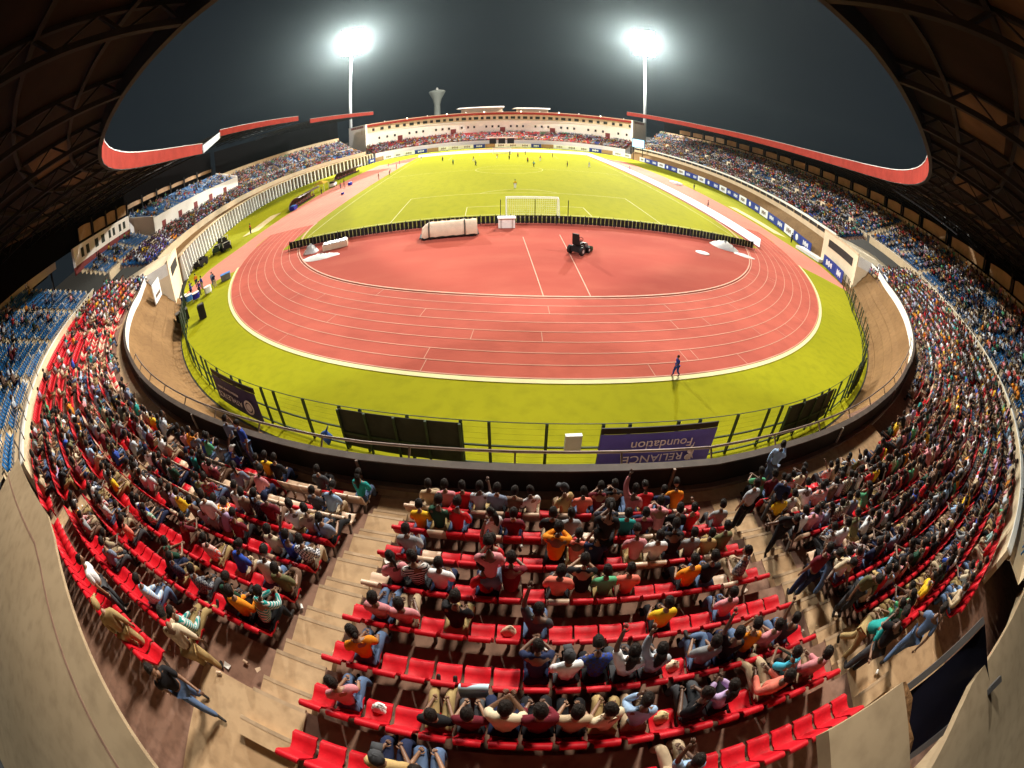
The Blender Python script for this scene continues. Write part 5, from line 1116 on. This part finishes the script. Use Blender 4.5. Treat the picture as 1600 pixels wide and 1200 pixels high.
# parked carts and cases by the slat wall
for k, (x, y, lab) in enumerate(((-58.4, -9.5, 'dark cart parked by the slat wall nearest the drummers'), (-59.0, -3.0, 'second dark cart parked by the slat wall'), (-56.3, -3.4, 'dark cart with white rail at the end of the red exit track'), (-62.5, 3.0, 'small dark trolley by the slat wall beyond the carts'))):
    c_ = empty('equipment_cart', lab, 'cart', P(x, y, 0), R_(20*k), 'carts by the slat wall'); mb = MB(); mb.box((0, 0, .8), (1.6, 2.6 if k < 3 else 1.4, .8)); mb.build('body', 'dark_panel' if k != 1 else 'fence_green', c_); mb = MB(); mb.box((0, .3, 1.35), (1.2, 1.2, .35)); mb.build('load', 'black_plastic', c_)
    mb = MB(); mb.tube([(-.7, -1.3, .9), (-.7, -1.4, 1.7), (.7, -1.4, 1.7), (.7, -1.3, .9)], .06, 6); mb.build('rail', 'white_paint', c_)
    for sx in (-.8, .8):
        for sy in (-.7, .7): mb = MB(); mb.tube([(sx-.1, sy, .32), (sx+.1, sy, .32)], .32, 10); mb.build('wheel', 'black_plastic', c_)
# white mats on the right track edge
for x, y, sx, sy, lab in ((54.6, -9.6, 2.2, 6.0, 'long white landing mat under the boards on the right'), (49.3, 41.8, 2.0, 3.6, 'small white mat lying on the far right running straight')):
    q = empty('white_mat', lab, 'mat', P(x, y, .02), R_(8)); mb = MB(); mb.box((0, 0, .3), (sx, sy, .55)); mb.build('mat_body', 'tarp_white', q); mb = MB(); mb.box((0, 0, .6), (sx*.96, sy*.96, .06)); mb.build('cover', 'white_paint', q)
sg = empty('white_sign', 'white banner board with grey print on the embankment by the left gateway', 'sign', S(56.0, -55.5, 4.6), inward(-55.5)+math.pi)
mb = MB(); mb.box((0, 0, -.1), (3.6, .12, 2.2)); mb.build('panel', 'tarp_white', sg); mb = MB()
for k in range(6): mb.box((-1.1+.42*k, .08, -.5), (.28, .03, .35))
for k in range(6): mb.box((-1.1+.42*k, -.08, -.5), (.28, .03, .35))
mb.build('print', 'rail_metal', sg)
# people round the field
def fp(x, y, pose, c, lab, face=0, sc=1.0, grp=None, **kw): return person(P(x, y, .02), R_(face), pose, c, lab, grp, scale=Vector((sc*.95, sc, sc)), **kw)
fp(5.5, -46.0, 'walking', 'blue', 'person in blue walking on the outer lane of the near bend', 100, .78, pants='blue')
fp(-55.9, 5.2, 'standing', 'red', 'person in red top standing on the left grass', -80, 1.2, pants='black')
fp(54.7, -3.4, 'standing', 'navy', 'person in dark clothes standing before the blue boards on the right', 80, 1.15, pants='black')
fp(53.0, 37.2, 'standing', 'navy', 'small dark figure on the far right of the red straight', 90, 1.0)
fp(39.2, 55, 'standing', 'blue', 'small person in blue beside the glowing right touchline boards', 60)
fp(41.5, 10.5, 'standing', 'dgrey', 'small person in grey on the right running straight', 60)
fp(-47.4, 39.4, 'standing', 'red', 'left one of two people in red by the team shelters', -80, 1.1, 'pair in red'); fp(-45.9, 38.6, 'standing', 'red', 'right one of two people in red by the team shelters', -60, 1.1, 'pair in red')
fp(-49.2, 47, 'standing', 'salmon', 'person in salmon top near the blue trolley bag', -40, 1.0); fp(-52.0, 36, 'standing', 'black', 'person in black at the far end of the nearer shelter', -90, 1.1)
fp(-37.2, 44, 'standing', 'black', 'official in black on the left touchline near halfway', -90, 1.1); fp(-35.4, 50, 'bowed_stand', 'dgreen', 'official in dark green stooping on the left touchline', -90, 1.05); fp(-37, 66, 'standing', 'dgrey', 'person in grey farther along the left touchline', -90)
fp(-44, 82, 'standing', 'dgreen', 'left far figure on the red straight', -90); fp(-40, 84, 'standing', 'maroon', 'right far figure on the red straight', -90)
for k, (x, y, c, ps, lab) in enumerate(((-.6, 10.5, 'yellow', 'standing', 'goalkeeper in yellow in front of the near goal'), (7.4, 47.5, 'cyan', 'walking', 'player in light blue nearest the camera'), (17.9, 51, 'maroon', 'standing', 'player in maroon right of the player in light blue'), (25.5, 54, 'lblue', 'walking', 'pale blue player far right of the centre circle'), (6.8, 59, 'red', 'walking', 'player in red just inside the far half'), (1.5, 69, 'black', 'standing', 'referee in black in the far half'), (11.7, 66, 'salmon', 'walking', 'player in salmon in the far half'), (18.6, 82, 'maroon', 'standing', 'player in maroon on the far right'), (5.1, 78, 'red', 'walking', 'player in red near the far penalty area'), (-2.5, 74, 'orange', 'walking', 'player in orange in the far half left of the referee'), (2.8, 88, 'navy', 'standing', 'dark figure on the far goal line'), (-9.4, 52, 'dgreen', 'walking', 'player in dark green left of the centre spot'), (-10.5, 66, 'maroon', 'walking', 'player in maroon behind the player in dark green'), (-16.9, 60, 'green', 'standing', 'player in green on the left side'), (-22, 75, 'brown', 'standing', 'player in brown on the far left'), (-32, 88, 'dgreen', 'standing', 'dark green figure by the far left corner'), (9, 90, 'maroon', 'standing', 'far goalmouth player in maroon'))):
    fp(x, y, ps, c, lab, 40*k, 1.05, 'players on the pitch', pants=['white', 'black', 'navy'][k % 3])

for (i, k, c, lab) in ((4, 6, 'tarp_cream', 'paper food parcel left on an empty red seat of the fifth row'), (6, 2, 'tarp_white', 'white wrapper lying on an empty red seat near the left aisle'), (5, 12, 'tarp_cream', 'round food parcel on a red seat beside people in pale shirts'), (6, 11, 'sand', 'tan parcel heap on an empty red seat of the seventh row')):
    heap(seat_pos(i, PHS['centre'][k])+Vector((0, .02, .385)), .11, .09, .12, c, lab, 'food_parcel', k+i, 'parcel')
cb = empty('cloth', 'pale blue cloth hung over the back of an empty seat in the sixth row', 'cloth', seat_pos(5, PHS['centre'][5]), inward(PHS['centre'][5]))
mb = MB(); mb.grid([[Vector((x, y+.012*math.sin(9*x), z+.015*math.sin(7*x))) for y, z in ((-.215, .70), (-.25, .765), (-.29, .79), (-.33, .74), (-.345, .60), (-.35, .46))] for x in np.linspace(-.17, .17, 9)]); mb.build('cloth_sheet', 'blue_pale', cb, True)
SKY, SUN, FLOOD, REAR, HAZE, EXPO = .010, 2.0, 6.8e5, 2.3e5, 1.05e-4, 1.0
# ------------------------------------------------------------------ camera (a fisheye lens), light, air
cd = bpy.data.cameras.new('camera'); cam = bpy.data.objects.new('camera', cd); C.objects.link(cam)
sc_ = bpy.context.scene; sc_.camera = cam
cd.type = 'PANO'; cd.panorama_type = 'FISHEYE_LENS_POLYNOMIAL'; cd.sensor_fit = 'HORIZONTAL'; cd.sensor_width = 36; cd.fisheye_fov = R_(320)
px_mm = 36/1600; f_mm = 720*px_mm
cd.fisheye_polynomial_k0 = 0; cd.fisheye_polynomial_k1 = -1/f_mm; cd.fisheye_polynomial_k2 = 0; cd.fisheye_polynomial_k3 = -.18/f_mm**3; cd.fisheye_polynomial_k4 = 0
cd.shift_y = 70/1200; cd.clip_end = 6000; cd.clip_start = .05
cam.location = (-5.0, -64.5, 12.8)
pitch, yaw = .715, .053
fwd = Vector((math.cos(pitch)*math.sin(yaw), math.cos(pitch)*math.cos(yaw), -math.sin(pitch)))
cam.rotation_euler = fwd.to_track_quat('-Z', 'Y').to_euler()
w = bpy.data.worlds.new('World'); sc_.world = w; w.use_nodes = True; nt = w.node_tree; bg = nt.nodes['Background']
bg.inputs[0].default_value = (.62, .82, 1.0, 1)
SUN_EL, SUN_AZ = R_(43), R_(22)                         # the light comes from over the pitch, a little from the right
bg.inputs[1].default_value = SKY
def lamp(name, kind, loc, energy, col, **kw):
    l = bpy.data.lights.new(name, kind); l.energy = energy; l.color = col
    for k, v in kw.items(): setattr(l, k, v)
    o = bpy.data.objects.new(name, l); C.objects.link(o); o.location = loc; return o
s = lamp('sun', 'SUN', (0, 0, 100), SUN, (1, .90, .76), angle=R_(9))
d = Vector((math.sin(SUN_AZ)*math.cos(SUN_EL), math.cos(SUN_AZ)*math.cos(SUN_EL), math.sin(SUN_EL)))
s.rotation_euler = d.to_track_quat('Z', 'Y').to_euler()
lamp('floodlight', 'POINT', pL, FLOOD, (.97, 1, .93), shadow_soft_size=2.0)
lamp('floodlight', 'POINT', pR, FLOOD, (.97, 1, .93), shadow_soft_size=2.0)
for sx in (-1, 1):                                      # the two masts behind the near corners, out of the picture
    lamp('floodlight', 'POINT', (sx*84, -72, 74), REAR, (.93, .97, 1), shadow_soft_size=2.5)
if HAZE:
    mb = MB(); mb.box((0, 60, 45), (560, 520, 92)); hz = mb.mesh('haze', [])
    m = bpy.data.materials.new('haze'); m.use_nodes = True; nt = m.node_tree; nt.nodes.clear(); o = nt.nodes.new('ShaderNodeOutputMaterial'); v = nt.nodes.new('ShaderNodeVolumePrincipled')
    v.inputs['Color'].default_value = (.80, .96, .98, 1); v.inputs['Density'].default_value = HAZE; v.inputs['Anisotropy'].default_value = 0.91
    nt.links.new(v.outputs[0], o.inputs['Volume']); hz.materials.append(m); h = link('haze', hz); tag(h, kind='stuff')
sc_.view_settings.view_transform = 'Standard'; sc_.view_settings.look = 'None'; sc_.view_settings.exposure = EXPO; sc_.view_settings.gamma = 1
sc_.cycles.use_denoising = True; sc_.cycles.volume_bounces = 0; sc_.cycles.max_bounces = 5; sc_.cycles.diffuse_bounces = 3; sc_.cycles.sample_clamp_indirect = 6
